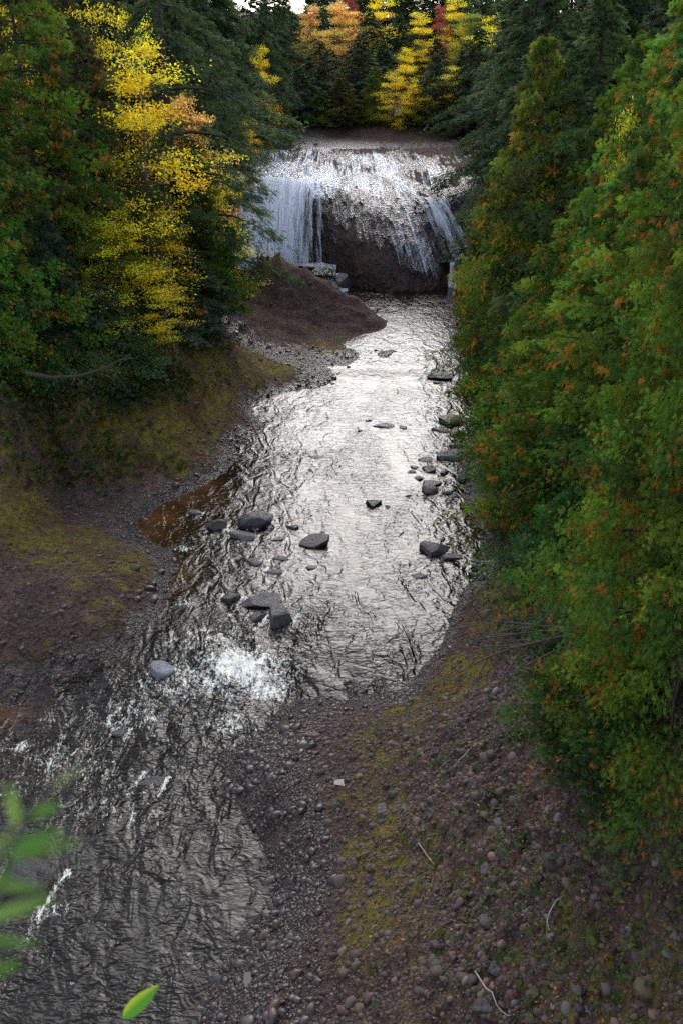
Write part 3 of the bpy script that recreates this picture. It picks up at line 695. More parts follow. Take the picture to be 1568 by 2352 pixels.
# ------------------------------------------------------------------ cobbles and pebbles lying on the banks
def lathe_ico(sub):
    import bmesh
    bm = bmesh.new(); bmesh.ops.create_icosphere(bm, subdivisions=sub, radius=1.)
    V = np.array([v.co[:] for v in bm.verts]); Fc = np.array([[v.index for v in f.verts] for f in bm.faces]); bm.free(); return V, Fc
def stone_field(name, n, r0, r1, a0, a1, smin, smax, sub, seed, pw=3.0, water_ok=.04, scr=None):
    r_ = np.random.default_rng(seed)
    A = r_.uniform(R(a0), R(a1), n); r = np.exp(r_.uniform(math.log(r0), math.log(r1), n)) if scr else np.sqrt(r_.uniform(r0*r0, r1*r1, n))
    x = r*np.sin(A); y = r*np.cos(A)
    z, mo, we, di = terrain(x, y)
    dz = z - wlev(x, y)
    s_pre = r_.uniform(.02, .3, n)
    clump = 2.0*np.clip(vnoise(x*.45+9, y*.45, 5)*.5 + vnoise(x*1.5, y*1.5, 6)*.5 - .22, 0, 1)
    mound = (y > 59) & (y < 77) & (x < 3)
    keep = (dz > -water_ok) & (~mound | (r_.random(n) < .25*(s_pre < .07))) & ((y < 80) | (r_.random(n) < .25)) & ((r_.random(n) < 1.05 - .6*mo - .55*di) & (r_.random(n) < .45+1.3*clump))
    x, y, z, mo, we = x[keep], y[keep], z[keep], mo[keep], we[keep]; n = len(x)
    s = .9*smin*(1-r_.random(n)*(1-(smin/smax)**pw))**(-1/pw)
    s = s*(.8 + .5*vnoise(x*.8, y*.8, 8))
    V0, F0 = lathe_ico(sub); K = 10; protos = []
    for k in range(K):
        V = V0.copy()
        for _ in range(5):
            nr_ = r_.normal(size=3); nr_ /= np.linalg.norm(nr_); d = r_.uniform(.6, .9); kk = V @ nr_ - d; V = V - np.outer(np.clip(kk, 0, None), nr_)*.8
        V *= 1 + .10*r_.normal(size=(len(V), 1)); V *= np.array([1, r_.uniform(.6, .95), r_.uniform(.4, .7)]); protos.append(V)
    protos = np.array(protos)[r_.integers(0, K, n)]                       # n, nv, 3
    an = r_.uniform(0, 6.28, n); tl = r_.normal(0, .3, n); c, s_ = np.cos(an), np.sin(an)
    ct, st = np.cos(tl), np.sin(tl)
    xx, yy, zz = protos[..., 0], protos[..., 1], protos[..., 2]
    xx, zz = xx*ct[:,None]-zz*st[:,None], xx*st[:,None]+zz*ct[:,None]
    xx, yy = xx*c[:,None]-yy*s_[:,None], xx*s_[:,None]+yy*c[:,None]
    Vt = np.stack([xx*s[:,None]+x[:,None], yy*s[:,None]+y[:,None], zz*s[:,None]+z[:,None]+.0*s[:,None]], -1)
    pal = np.array([[.065,.045,.042],[.095,.065,.058],[.12,.09,.085],[.17,.10,.08],[.085,.05,.045],[.17,.15,.145],[.045,.035,.035],[.12,.08,.07]])
    cc = pal[r_.choice(8, n, p=[.22,.2,.12,.1,.16,.05,.08,.07])]*r_.uniform(.5, 1.05, (n, 1))*np.array([1, .86, .76])
    wet = (we > .4)*.8
    cc = cc*(1-.4*wet[:,None])
    cc = np.where((r_.random(n) < mo*.45)[:,None], cc*.6+np.array([.035,.03,.0]), cc)
    nv = V0.shape[0]
    o = mesh_obj(name, Vt.reshape(-1, 3), (F0[None] + (np.arange(n)*nv)[:,None,None]).reshape(-1, 3), M_stone, smooth=True,
                 attrs={'col': np.repeat(cc, nv, 0), 'wet': np.repeat(wet, nv)})
    return tag(o, kind='stuff')
stone_field('cobbles', 60000, 8, 22, -16, 32, .022, .17, 2, 1)
stone_field('cobbles', 34000, 18, 44, -28, 14, .03, .22, 1, 2)
stone_field('cobbles', 16000, 40, 78, -18, 11, .05, .30, 1, 3)
stone_field('cobbles', 2600, 8, 26, -14, 32, .06, .21, 2, 7, pw=3.)
stone_field('cobbles', 2200, 24, 46, -28, 14, .07, .26, 2, 8, pw=3.)
stone_field('cobbles', 1500, 112, 124, -8, 9, .07, .30, 1, 4)

# ------------------------------------------------------------------ leaf litter
def rotm(r_, n, flat=.5):
    yaw = r_.uniform(0, 6.283, n); p = r_.normal(0, flat, n); q = r_.normal(0, flat, n)
    cy_, sy_ = np.cos(yaw), np.sin(yaw)
    X_ = np.stack([cy_*np.cos(p), sy_*np.cos(p), np.sin(p)], 1)
    Y0 = np.stack([-sy_, cy_, np.tan(q)*.7], 1); Y_ = Y0 - (Y0*X_).sum(1, keepdims=True)*X_; Y_ /= np.linalg.norm(Y_, axis=1, keepdims=True)
    return X_, Y_, np.cross(X_, Y_)
def litter(name, n, r0, r1, a0, a1, size, pal, pr, seed, need=0, lift=.02, mat=None):
    r_ = np.random.default_rng(seed)
    A = r_.uniform(R(a0), R(a1), n); r = np.sqrt(r_.uniform(r0*r0, r1*r1, n)); x = r*np.sin(A); y = r*np.cos(A)
    z, mo, we, di = terrain(x, y); dz = z - wlev(x, y)
    keep = (dz > .15) & (r_.random(n) < np.clip((dz-.1)*need, .04, 1) if need else dz > .1)
    x, y, z = x[keep], y[keep], z[keep]; n = len(x)
    s = size*r_.uniform(.6, 1.3, n)
    X_, Y_, N_ = rotm(r_, n, .35); P = np.stack([x, y, z+lift+.02*r_.random(n)], 1)
    pts = np.array([[-.5,0,0],[-.15,.32,.08],[.55,0,0],[-.15,-.32,.08]])
    V = P[:,None] + s[:,None,None]*(pts[None,:,0:1]*X_[:,None] + pts[None,:,1:2]*Y_[:,None] + pts[None,:,2:3]*N_[:,None])
    c = np.array(pal)[r_.choice(len(pal), n, p=pr)]*r_.uniform(.7, 1.2, (n, 1))
    o = mesh_obj(name, V.reshape(-1, 3), np.arange(n*4).reshape(-1, 4), mat or M_yleaf, smooth=False, attrs={'col': np.repeat(c, 4, 0)})
    return tag(o, kind='stuff')
litter('fallen_leaves', 1100, 7, 24, 2, 34, .085, [(.62,.30,.02),(.45,.16,.02),(.75,.5,.03),(.5,.3,.2)], [.4,.25,.25,.1], 11, need=.4)
litter('fallen_leaves', 5000, 20, 75, -34, 16, .07, [(.62,.36,.05),(.45,.2,.03),(.7,.5,.08),(.5,.36,.2)], [.35,.25,.2,.2], 12, need=.5)
litter('fallen_needles', 9000, 7, 20, 12, 36, .05, [(.30,.10,.02),(.16,.06,.02),(.22,.12,.05)], [.4,.3,.3], 13, need=.3)

# ------------------------------------------------------------------ foliage generators
def spray_quads(pos, fwd, nrm, size, col, lean=0., wd=.15, pairs=3, spread=48):
    """fern-like sprays: a mid leaflet and side pairs; pos (n,3), fwd (n,3) unit, nrm (n,3), size (n,)"""
    n = len(pos); side = np.cross(nrm, fwd); side /= np.linalg.norm(side, axis=1, keepdims=True)+1e-9
    nn = np.cross(fwd, side)
    L = [(0., 0., 1.0)]                                # start, angle, length
    for k in range(pairs):
        s0 = .06 + .70*k/pairs
        for sg in (-1, 1): L.append((s0, sg*R(spread - 8*k), .58 - .095*k))
    tpl = []
    for s0, an, ln in L:
        c, s = math.cos(an), math.sin(an); w = wd*ln
        drop = -.18*ln
        pts = [(s0, 0, 0), (s0+c*ln*.45 - s*w, s*ln*.45 + c*w, drop*.3+.02), (s0+c*ln, s*ln, drop), (s0+c*ln*.45 + s*w, s*ln*.45 - c*w, drop*.3+.02)]
        tpl += pts
    tpl = np.array(tpl); k = len(tpl)
    V = pos[:,None] + size[:,None,None]*(tpl[None,:,0:1]*fwd[:,None] + tpl[None,:,1:2]*side[:,None] + tpl[None,:,2:3]*nn[:,None])
    return V.reshape(-1, 3), np.repeat(col, k, 0)
def tube(P, r0, r1, sides=5, taper=None):
    """P (m,3) polyline -> verts, quads"""
    P = np.asarray(P, float); m = len(P); T = np.gradient(P, axis=0); T /= np.linalg.norm(T, axis=1, keepdims=True)+1e-9
    ref = np.array([0, 0, 1.]) if abs(T[0,2]) < .9 else np.array([1., 0, 0])
    S = np.cross(T, ref); S /= np.linalg.norm(S, axis=1, keepdims=True)+1e-9; U = np.cross(S, T)
    rad = np.linspace(r0, r1, m); a = np.arange(sides)/sides*2*math.pi
    V = P[:,None] + rad[:,None,None]*(np.cos(a)[None,:,None]*S[:,None] + np.sin(a)[None,:,None]*U[:,None])
    F_ = [[i*sides+j, i*sides+(j+1)%sides, (i+1)*sides+(j+1)%sides, (i+1)*sides+j] for i in range(m-1) for j in range(sides)]
    return V.reshape(-1, 3), np.array(F_)
class MB:
    def __init__(s): s.V = []; s.F = []; s.n = 0
    def add(s, VF): V, F_ = VF; s.V.append(V); s.F.append(F_+s.n); s.n += len(V)
    def obj(s, name, mat, parent=None): return mesh_obj(name, np.concatenate(s.V), np.concatenate(s.F), mat, parent)

def unit(a): return a/(np.linalg.norm(a, axis=1, keepdims=True)+1e-9)

def gen_conifer(kind, seed, h=10., rad=2.5, nb=240, spb=100, size=.17, orange=.06, greens=None, bare=0.06, brown=.0, lop=.25, trunk_r=.16):
    r_ = np.random.default_rng(seed); Pos = []; Fw = []; Nr = []; Sz = []; Cl = []; tb = MB()
    bend = r_.normal(0, .03, 2)*h
    def trunk(t): return np.stack([bend[0]*t*t + 0*t, bend[1]*np.sin(t*2.5), t*h], -1)
    tb.add(tube(trunk(np.linspace(-.04, 1, 14)), trunk_r, .015, 7))
    greens = np.array(greens)
    az0 = r_.uniform(0, 6.28); lobes = r_.uniform(0, 6.28, 3)
    for b in range(nb):
        t = bare + (1-bare)*(b + r_.random())/nb; t = min(t**1.12, .995)
        a = az0 + b*2.39996 + r_.normal(0, .3)
        prof = (1-t)**.62 if kind == 'cedar' else (1-t)**.8
        if t < .18: prof *= .66 + .34*t/.18 + .35*math.sin(a*3+lobes[1])
        nz = float(vnoise(np.array([math.cos(a)*1.3+t*h*.45+seed*7.]), np.array([math.sin(a)*1.3+t*h*.2]), seed))
        Rb = rad*prof*(.42 + .42*r_.random() + (.55+lop)*nz) + .12
        P0 = trunk(np.array(t)); out = np.array([math.cos(a), math.sin(a), 0.])
        if kind == 'cedar': dz = lambda q: Rb*(.10*q - .42*q*q + .30*q**3)
        else: dz = lambda q: Rb*(.12*q - .34*q*q)
        q = np.linspace(0, 1, 6); pl = P0 + out*Rb*q[:,None] + np.stack([0*q, 0*q, dz(q)], 1) + np.cumsum(r_.normal(0, .02*Rb, (6, 3)), 0)
        if b % (2 if nb < 300 else 3) == 0: tb.add(tube(pl, .012+.016*Rb, .005, 4))
        ns = int(spb*(.35 + Rb/rad)*r_.uniform(.55, 1.25)); 
        if ns < 3: ns = 3
        q = (r_.random(ns)**.55)*.98 + .04; lowq = .28 if kind == 'cedar' else .18
        q = lowq + (1-lowq)*q
        i = np.clip(q*5, 0, 4.999).astype(int); f = (q*5-i)[:,None]; base = pl[i]*(1-f) + pl[i+1]*f
        tang = np.array([-out[1], out[0], 0.])
        nbl = max(4, int(7*Rb/1.5)+3); bq = lowq + (1-lowq)*(r_.random(nbl)**.6); bs = r_.choice([-1, 1], nbl)*r_.uniform(.25, 1., nbl); bs[0] = 0; bq[0] = .8
        bz = r_.uniform(-.45, .25, nbl) if kind == 'cedar' else r_.uniform(-.32, .02, nbl)
        bl = Rb*r_.uniform(.18, .42, nbl)*(1.15-.5*bq); bid = r_.integers(0, nbl, ns); q = bq[bid]
        i = np.clip(q*5, 0, 4.999).astype(int); f = (q*5-i)[:,None]; base = pl[i]*(1-f) + pl[i+1]*f
        bd = unit(out[None]*(1-np.abs(bs[:,None])*.45) + tang[None]*bs[:,None] + np.array([0,0,1.])*bz[:,None])
        u_ = r_.random(ns)**.8
        jit = r_.normal(0, .045 if kind == 'cedar' else .03, (ns, 3))*(1+Rb*.5)
        p = base + bd[bid]*(bl[bid]*u_)[:,None] + jit; p[:,2] -= .22*bl[bid]*u_*u_
        q = np.clip(q + .25*u_, 0, 1)
        alt = r_.choice([-1, 1], ns)
        fw = bd[bid] + np.cross(bd[bid], np.array([0, 0, 1.]))*(alt*r_.uniform(.1, .9, ns))[:,None] + r_.normal(0, .18, (ns, 3))
        if kind == 'cedar':
            fw[:,2] += r_.uniform(-.6, .25, ns); nr_ = unit(np.cross(fw, np.array([0,0,1.])) * r_.choice([-1, 1], (ns,1)) + r_.normal(0, .6, (ns, 3)) + np.array([0, 0, .5]))
        else:
            fw[:,2] -= r_.uniform(.05, .55, ns); nr_ = unit(np.array([[0,0,1.]]) + r_.normal(0, .3, (ns, 3)))
        fw = unit(fw)
        g = greens[r_.integers(0, len(greens))]*r_.uniform(.45, 1.4)
        c = g*r_.uniform(.7, 1.3, (ns, 1))*np.array([1,1,1.]) 
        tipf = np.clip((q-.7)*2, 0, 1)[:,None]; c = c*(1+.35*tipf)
        # brown-orange flags, in small clusters
        nf = r_.poisson(orange*ns/6.)
        for _ in range(nf):
            cpt = p[r_.integers(0, ns)] ; d = np.linalg.norm(p-cpt, axis=1); sel = np.argsort(d)[:r_.integers(3, 9)]
            c[sel] = np.array([.40,.17,.02])*r_.uniform(.6, 1.25)*r_.uniform(.8, 1.2, (len(sel), 1)); fw[sel, 2] -= .6
        if brown: 
            sel = (q < .5) | (r_.random(ns) < brown); sel &= r_.random(ns) < brown*1.6; c[sel] = np.array([.13,.065,.02])*r_.uniform(.7, 1.2)
        Pos.append(p); Fw.append(unit(fw)); Nr.append(nr_); Sz.append(size*r_.uniform(.7, 1.35, ns)); Cl.append(c)
    Pos, Fw, Nr, Sz, Cl = [np.concatenate(q) for q in (Pos, Fw, Nr, Sz, Cl)]
    V, C = spray_quads(Pos, Fw, Nr, Sz, Cl*np.array([1.05,1.0,.85]), wd=.075 if kind == 'cedar' else .07, pairs=5, spread=44 if kind == 'cedar' else 62)
    crown = mesh_obj('crown', V, np.arange(len(V)).reshape(-1, 4), M_leaf, smooth=False, attrs={'col': C})
    trunk_o = tb.obj('trunk', M_bark_d)
    for o in (crown, trunk_o): COL.objects.unlink(o)
    return crown, trunk_o, h, rad

def gen_deciduous(seed, h=9., rad=3., n_limb=26, clumps=9, lpc=46, leaf=.10, pal=None, pr=None, lean=(0, 0), flatness=.09, start=.15, mat=None, patch=True):
    r_ = np.random.default_rng(seed); tb = MB(); P_ = []; C_ = []; pal = np.array(pal); pr = np.array(pr)/sum(pr)
    def trunk(t): t = np.asarray(t, float); return np.stack([lean[0]*t**1.5*h + .12*np.sin(t*5+seed), lean[1]*t**1.5*h + .12*np.cos(t*4+seed), t*h], -1)
    tb.add(tube(trunk(np.linspace(-.04, 1, 12)), .028*h*.5, .012, 7))
    for b in range(n_limb):
        t = start + (1-start)*(b+r_.random())/n_limb; a = b*2.4 + r_.normal(0, .4)
        L = rad*(math.sin(min(1, (t-start)/(1-start)*1.0+.22)*math.pi*.92)**.6)*r_.uniform(.6, 1.15); P0 = trunk(t); out = np.array([math.cos(a), math.sin(a), 0.])
        q = np.linspace(0, 1, 6); rise = r_.uniform(-.1, .9)
        pl = P0 + out*L*q[:,None] + np.stack([0*q, 0*q, L*(rise*q - .32*q*q)], 1) + np.cumsum(r_.normal(0, .03*L, (6, 3)), 0)
        tb.add(tube(pl, .008+.012*L, .004, 5))
        shade = r_.choice(len(pal), p=pr)
        for c in range(clumps):
            qq = .25 + .75*r_.random()**.7; i = min(int(qq*5), 4); f = qq*5-i; base = pl[i]*(1-f)+pl[i+1]*f
            off = r_.normal(0, 1, 3)*np.array([.30*L*.6, .30*L*.6, .10]); cc = base + off
            if c % 2 == 0: tb.add(tube(np.stack([base, (base+cc)/2+[0,0,.04], cc]), .007, .003, 3))
            m = int(lpc*r_.uniform(.5, 1.4)); sp_ = r_.uniform(.22, .42)
            p = cc + r_.normal(0, 1, (m, 3))*np.array([sp_, sp_, flatness*r_.uniform(.6, 2.6)]); P_.append(p)
            k = shade if r_.random() < .75 else r_.choice(len(pal), p=pr)
            C_.append(pal[k]*r_.uniform(.75, 1.2)*r_.uniform(.75, 1.25, (m, 1)))
    P_ = np.concatenate(P_); C_ = np.concatenate(C_); n = len(P_)
    X_, Y_, N_ = rotm(r_, n, .42); s = leaf*r_.uniform(.7, 1.3, n)
    pts = np.array([[-.5,0,0],[-.1,.36,.10],[.6,0,-.05],[-.1,-.36,.10]])
    V = P_[:,None] + s[:,None,None]*(pts[None,:,0:1]*X_[:,None] + pts[None,:,1:2]*Y_[:,None] + pts[None,:,2:3]*N_[:,None])
    crown = mesh_obj('crown', V.reshape(-1, 3), np.arange(n*4).reshape(-1, 4), mat or M_yleaf, smooth=False, attrs={'col': np.repeat(C_, 4, 0)})
    trunk_o = tb.obj('trunk', M_bark)
    for o in (crown, trunk_o): COL.objects.unlink(o)
    return crown, trunk_o, h, rad

G_CED = [(.07,.155,.016),(.10,.195,.018),(.05,.12,.02),(.13,.20,.02)]
G_CED2 = [(.04,.10,.022),(.05,.12,.025),(.03,.08,.022)]
G_HEM = [(.045,.085,.03),(.06,.105,.036),(.075,.11,.04),(.035,.065,.025)]
G_OLV = [(.085,.11,.02),(.06,.09,.018),(.12,.12,.02)]
YEL = [(.95,.70,.02),(.90,.76,.04),(.95,.56,.02)]
KINDS = {
 'cedar_a': lambda: gen_conifer('cedar', 1, 10, 2.6, 230, 150, .17, .11, G_CED),
 'cedar_b': lambda: gen_conifer('cedar', 2, 10, 2.6, 210, 150, .18, .16, G_CED, lop=.4),
 'cedar_fine': lambda: gen_conifer('cedar', 3, 10, 3.0, 300, 240, .135, .10, G_CED, lop=.35, bare=.0),
 'cedar_bush': lambda: gen_conifer('cedar', 4, 4, 2.0, 150, 170, .13, .05, G_CED2, bare=.0, lop=.4, trunk_r=.08),
 'cedar_olive': lambda: gen_conifer('cedar', 5, 10, 2.4, 230, 135, .17, .07, G_OLV, brown=.06),
 'cedar_brown': lambda: gen_conifer('cedar', 6, 10, 2.6, 220, 135, .18, .10, [(.05,.075,.022),(.035,.065,.018),(.07,.07,.02)], brown=.16),
 'hemlock_a': lambda: gen_conifer('hemlock', 7, 12, 3.4, 190, 120, .26, .0, G_HEM, lop=.5, trunk_r=.2),
 'hemlock_b': lambda: gen_conifer('hemlock', 8, 12, 3.2, 150, 125, .27, .0, G_HEM, lop=.6, bare=.16, trunk_r=.2),
 'hemlock_open': lambda: gen_conifer('hemlock', 10, 12, 3.4, 70, 120, .26, .0, G_HEM, lop=.6, bare=.2, trunk_r=.24),
 'hemlock_bush': lambda: gen_conifer('hemlock', 9, 5, 2.4, 110, 110, .20, .0, [(.035,.07,.03),(.05,.085,.035),(.03,.055,.03)], lop=.5, bare=.0, trunk_r=.09),
 'yellow_a': lambda: gen_deciduous(21, 9, 3.0, 30, 8, 38, .11, YEL + [(.85,.35,.02)], [.45,.40,.12,.03]),
 'yellow_b': lambda: gen_deciduous(22, 7, 2.4, 20, 7, 34, .10, YEL, [.4,.5,.1], flatness=.06),
 'orange': lambda: gen_deciduous(23, 9, 3.0, 30, 9, 42, .13, [(.85,.55,.13),(.80,.40,.15),(.86,.64,.10)], [.5,.25,.25]),
 'red': lambda: gen_deciduous(24, 9, 2.6, 26, 9, 40, .13, [(.50,.10,.07),(.60,.16,.10)], [.6,.4]),
 'olive': lambda: gen_deciduous(25, 9, 3.0, 30, 9, 44, .11, [(.30,.30,.03),(.40,.36,.03),(.20,.24,.03)], [.4,.3,.3]),
 'shrub': lambda: gen_deciduous(26, 2.2, 1.3, 22, 6, 26, .075, [(.05,.09,.015),(.09,.13,.02),(.14,.15,.02),(.45,.36,.03)], [.4,.3,.2,.1], start=.05, flatness=.12, mat=M_leaf),
}
_cache = {}
def tree(kind, name, x, y, h, rad, label, cat, group, rz=None, tint=(1,1,1), z=None, tilt=(0,0), sink=.15):
    if kind not in _cache: _cache[kind] = KINDS[kind]()
    cr, tr, h0, r0 = _cache[kind]
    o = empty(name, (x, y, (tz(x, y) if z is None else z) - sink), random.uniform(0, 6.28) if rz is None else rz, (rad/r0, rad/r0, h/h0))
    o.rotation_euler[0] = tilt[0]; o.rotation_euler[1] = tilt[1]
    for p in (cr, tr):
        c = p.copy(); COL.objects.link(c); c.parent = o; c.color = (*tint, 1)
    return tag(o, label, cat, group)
def tree_uv(kind, name, u, y, vtop, rad, label, cat='tree', group=None, onpx=None, base=None, **kw):
    """stand a tree at distance y so that its trunk is seen in column u and its tip at row vtop"""
    zt_ = Py(u, vtop, y)[2]; x = Py(u, vtop, y)[0]
    for _ in range(6):
        zg = tz(x, y) if base is None else base; zm = (zg+zt_)/2; depth = y*cp + (CH-zm)*sp; x = (u-784)/F*depth
    if onpx is not None:                                # stand on the ground seen at that row of the photo
        hp = hit(u, onpx); x, y, zg = hp; zt_ = Py(u, vtop, y)[2]
    else: zg = tz(x, y) if base is None else base
    h = zt_ - zg
    if h < 1: print('SHORT', label, h)
    h = max(h, 1.0)
    return tree(kind, name, x, y, h, rad, label, cat, group, z=zg, **kw)

if TREES:
    GC = 'cedars on the right bank'; GL = 'evergreens on the left bank'; GF = 'trees along the far bank'; GY = 'yellow autumn trees on the left bank'
    T = tree_uv
    # ---- right bank, nearest first
    T('cedar_fine','cedar_tree',1665,13.6,-300,2.1,'tall cedar nearest the camera filling the right edge of the photo',group=GC)
    T('cedar_bush','cedar_bush',1420,14.6,1500,1.9,'low spreading cedar bush over the gravel slope, orange tips, lower right','bush',GC,tint=(1.25,1.15,.9))
    T('cedar_fine','cedar_tree',1600,18.5,420,1.5,'cedar with orange flecks behind the nearest right-edge cedar',group=GC)
    T('cedar_bush','cedar_bush',1310,19.2,1440,1.1,'small cedar bush beside the bare grey branches','bush',GC,tint=(.8,1.05,1.1))
    T('cedar_bush','cedar_bush',1325,23.2,1110,1.4,'dense dark green young cedar above the yellow moss patch','bush',GC,tint=(.85,1.,.8))
    T('cedar_a','cedar_tree',1560,25,100,2.9,'mid-height cedar at right edge, second row up the slope',group=GC)
    T('cedar_b','cedar_tree',1340,30.5,560,2.7,'broad bright cedar leaning over the stone cluster in the river',group=GC,tint=(1.1,1.1,.9))
    T('cedar_a','cedar_tree',1440,29,330,2.9,'cedar standing uphill of the broad one over the river',group=GC)
    T('cedar_b','cedar_tree',1545,34,-60,3.2,'tall orange-flecked cedar at the upper right edge',group=GC,tint=(.9,.9,1))
    T('cedar_a','cedar_tree',1205,40,700,2.0,'cedar whose tips overhang the pool below the falls',group=GC,tint=(1.05,1.1,.9))
    T('cedar_b','cedar_tree',1330,37,420,2.8,'orange-tipped cedar halfway up the right bank',group=GC)
    T('cedar_olive','cedar_tree',1215,47,75,3.0,'slender pointed olive cedar full of orange cones rising beside the falls',group=GC,tint=(1.2,1.4,1))
    T('cedar_b','cedar_tree',1255,44,520,2.6,'short cedar in front of the slender olive cedar',group=GC)
    T('hemlock_a','hemlock_tree',1345,46,-60,4.2,'dark feathery hemlock behind the slender olive cedar',group=GC,tint=(1.2,1.2,1))
    T('cedar_a','cedar_tree',1450,42,60,3.1,'green cedar between hemlock and right edge, upper right',group=GC,tint=(.9,.9,1))
    T('hemlock_b','hemlock_tree',1500,52,-150,4.4,'tall dark hemlock behind the upper right cedars',group=GC)
    T('hemlock_a','hemlock_tree',1250,64,-80,4.4,'hemlock whose dark crown tops the right skyline',group=GC)
    T('cedar_olive','cedar_tree',1160,60,330,2.3,'short olive cedar on the bank by the pool',group=GC)
    T('hemlock_a','hemlock_tree',1400,70,-120,5,'far dark hemlock high on the right slope',group=GC)
    T('cedar_olive','cedar_bush',1118,73,455,1.5,'small yellowish bush on the rock right of the falls','bush',GC)
    T('cedar_olive','cedar_bush',1100,75.5,560,1.2,'smaller yellowish bush low on the rock right of the falls','bush',GC)
    T('hemlock_b','hemlock_tree',1190,90,-20,4,'hemlock with bare lower trunk above the right plateau',group=GC)
    T('cedar_olive','cedar_tree',1150,88,250,2.3,'cedar at the right end of the rock plateau',group=GC)
    T('yellow_b','birch_tree',1400,33,250,.8,'thin birch with sparse yellow leaves among the right cedars',group=GC,tint=(.6,.7,1))
    T('yellow_b','birch_sapling',1400,21,1080,.9,'yellow-green sapling in the dark gap of the right slope','sapling',GC,tint=(.5,.8,1))
    T('shrub','shrub',1370,22.5,1240,1.3,'leafy dark green shrub in the gap below the right cedars','shrub',GC)
    T('shrub','shrub',1330,20.5,1370,.9,'small leafy shrub beside the young dark cedar','shrub',GC)
    T('shrub','shrub',1450,20.5,1330,1.2,'leafy shrub with yellow leaves behind the bare branches','shrub',GC)
    # ---- left bank
    T('cedar_b','cedar_tree',-60,39,330,2.2,'near cedar filling the left edge of the photo at mid-height',group=GL,tint=(.8,.95,1))
    T('hemlock_bush','hemlock_tree',115,42,480,2.2,'blue-green drooping hemlock above the left gravel bank',group=GL,tint=(.95,1.1,1.25))
    T('cedar_a','cedar_tree',60,46,-150,4.0,'tall brown-flecked cedar in the upper left corner',group=GL)
    T('cedar_a','cedar_tree',-60,41,60,3.4,'green cedar along the upper left edge',group=GL,tint=(.7,.8,.9))
    T('cedar_brown','cedar_tree',215,49,60,3.2,'russet and green cedar left of the big yellow tree',group=GL)
    T('yellow_a','maple_tree',345,48,130,3.5,'big yellow maple, brightest tree of the left bank',group=GY)
    T('yellow_a','maple_tree',270,44.5,500,2.6,'low yellow maple branches among the hemlocks, left bank',group=GY,tint=(.85,.95,1))
    T('hemlock_open','hemlock_tree',375,54,-260,4.6,'tall hemlock with exposed dark trunk behind the yellow maple',group=GL)
    T('hemlock_bush','hemlock_bush',330,47,600,2.6,'low hemlock under the big yellow maple','bush',GL)
    T('hemlock_bush','hemlock_bush',235,43,640,2.1,'low hemlock beside the blue-green drooping one','bush',GL)
    T('hemlock_bush','hemlock_bush',420,50,560,2.4,'low hemlock above the orange dirt bank','bush',GL)
    T('cedar_a','cedar_tree',445,54,335,2.5,'deep green cedar between yellow maple and the falls',group=GL,tint=(.6,.85,.9))
    T('cedar_a','cedar_bush',475,56,520,1.6,'young green cedar at the edge of the dirt bank','bush',GL,tint=(.6,.9,.9))
    T('yellow_b','birch_tree',395,49,480,1.9,'small yellow birch in front of the deep green cedar',group=GY,tint=(1,.95,1))
    T('yellow_b','birch_sapling',385,46,650,1.6,'lowest yellow sapling on the brink of the dirt bank','sapling',GY,onpx=800)
    T('orange','maple_tree',440,60,235,2.7,'orange and pink maple beside the big yellow one',group=GY)
    T('yellow_b','birch_tree',505,60,345,2.5,'leaning yellow-green birch overhanging the foot of the falls',group=GY,tint=(.8,.95,1),tilt=(0,.12))
    T('yellow_b','birch_tree',525,62,530,2.2,'low yellow birch on the rock mound beside the falls',group=GY,tint=(.9,1,1))
    T('hemlock_a','hemlock_tree',420,70,-80,3.8,'dark hemlock right of the trunk-bare one',group=GL)
    T('hemlock_b','hemlock_tree',250,62,-150,4.6,'dark hemlock behind the big yellow maple',group=GL)
    T('yellow_b','birch_tree',250,57,10,2.2,'yellow treetop in front of dark hemlocks, upper left',group=GY)
    T('yellow_a','birch_tree',340,60,60,2.0,'yellow-leaved top beside the bare hemlock trunk',group=GY,tint=(.9,1,1))
    T('yellow_b','birch_tree',40,50,20,1.8,'yellow birch top against the upper left cedars',group=GY)
    T('cedar_brown','cedar_tree',130,56,-100,4,'brown-green cedar between the two upper left yellow tops',group=GL)
    T('hemlock_a','hemlock_tree',450,84,-120,4.0,'large hemlock above the left side of the falls',group=GL)
    T('hemlock_a','hemlock_tree',505,99,-60,3.6,'hemlock at the left corner of the upper river',group=GL,tint=(1,1,1.1))
    T('hemlock_b','hemlock_tree',420,92,-160,5,'hemlock deep in the left forest, straight behind the orange maple',group=GL)
    T('hemlock_a','hemlock_tree',612,114,-10,3.0,'hemlock whose edge meets the far bank trees',group=GL,tint=(1.1,1.1,1.2))
    T('hemlock_a','hemlock_tree',555,108,90,2.2,'lower hemlock overhanging the upper river from the left',group=GL)
    T('yellow_a','maple_tree',600,107,120,2.2,'yellow maple among hemlocks above the falls',group=GY)
    T('yellow_b','maple_sapling',572,86,272,1.5,'small bright yellow maple right above the falls','sapling',GY,tint=(1.1,.9,1))
    T('cedar_olive','cedar_bush',500,80,330,1.8,'dull green bush at the left shoulder of the falls','bush',GL)
    T('shrub','shrub',330,40.5,770,1.3,'leafy cedar-like shrub hanging over the left slope','shrub',GL,tint=(.6,1,1),onpx=850)
    T('shrub','shrub',230,39.5,810,1.2,'broad green shrub at the top of the left slope','shrub',GL,tint=(.7,1,1),onpx=900)
    T('shrub','shrub',120,38.5,830,1.1,'dark shrub below the blue-green hemlock','shrub',GL,tint=(.6,.9,1),onpx=915)
    T('shrub','shrub',30,38,820,1.1,'dark shrub at the left edge under the cedar','shrub',GL,tint=(.6,.9,1),onpx=905)
    T('hemlock_bush','hemlock_bush',275,39,860,.9,'small dark hemlock seedling on the open left slope','bush',GL,onpx=920)
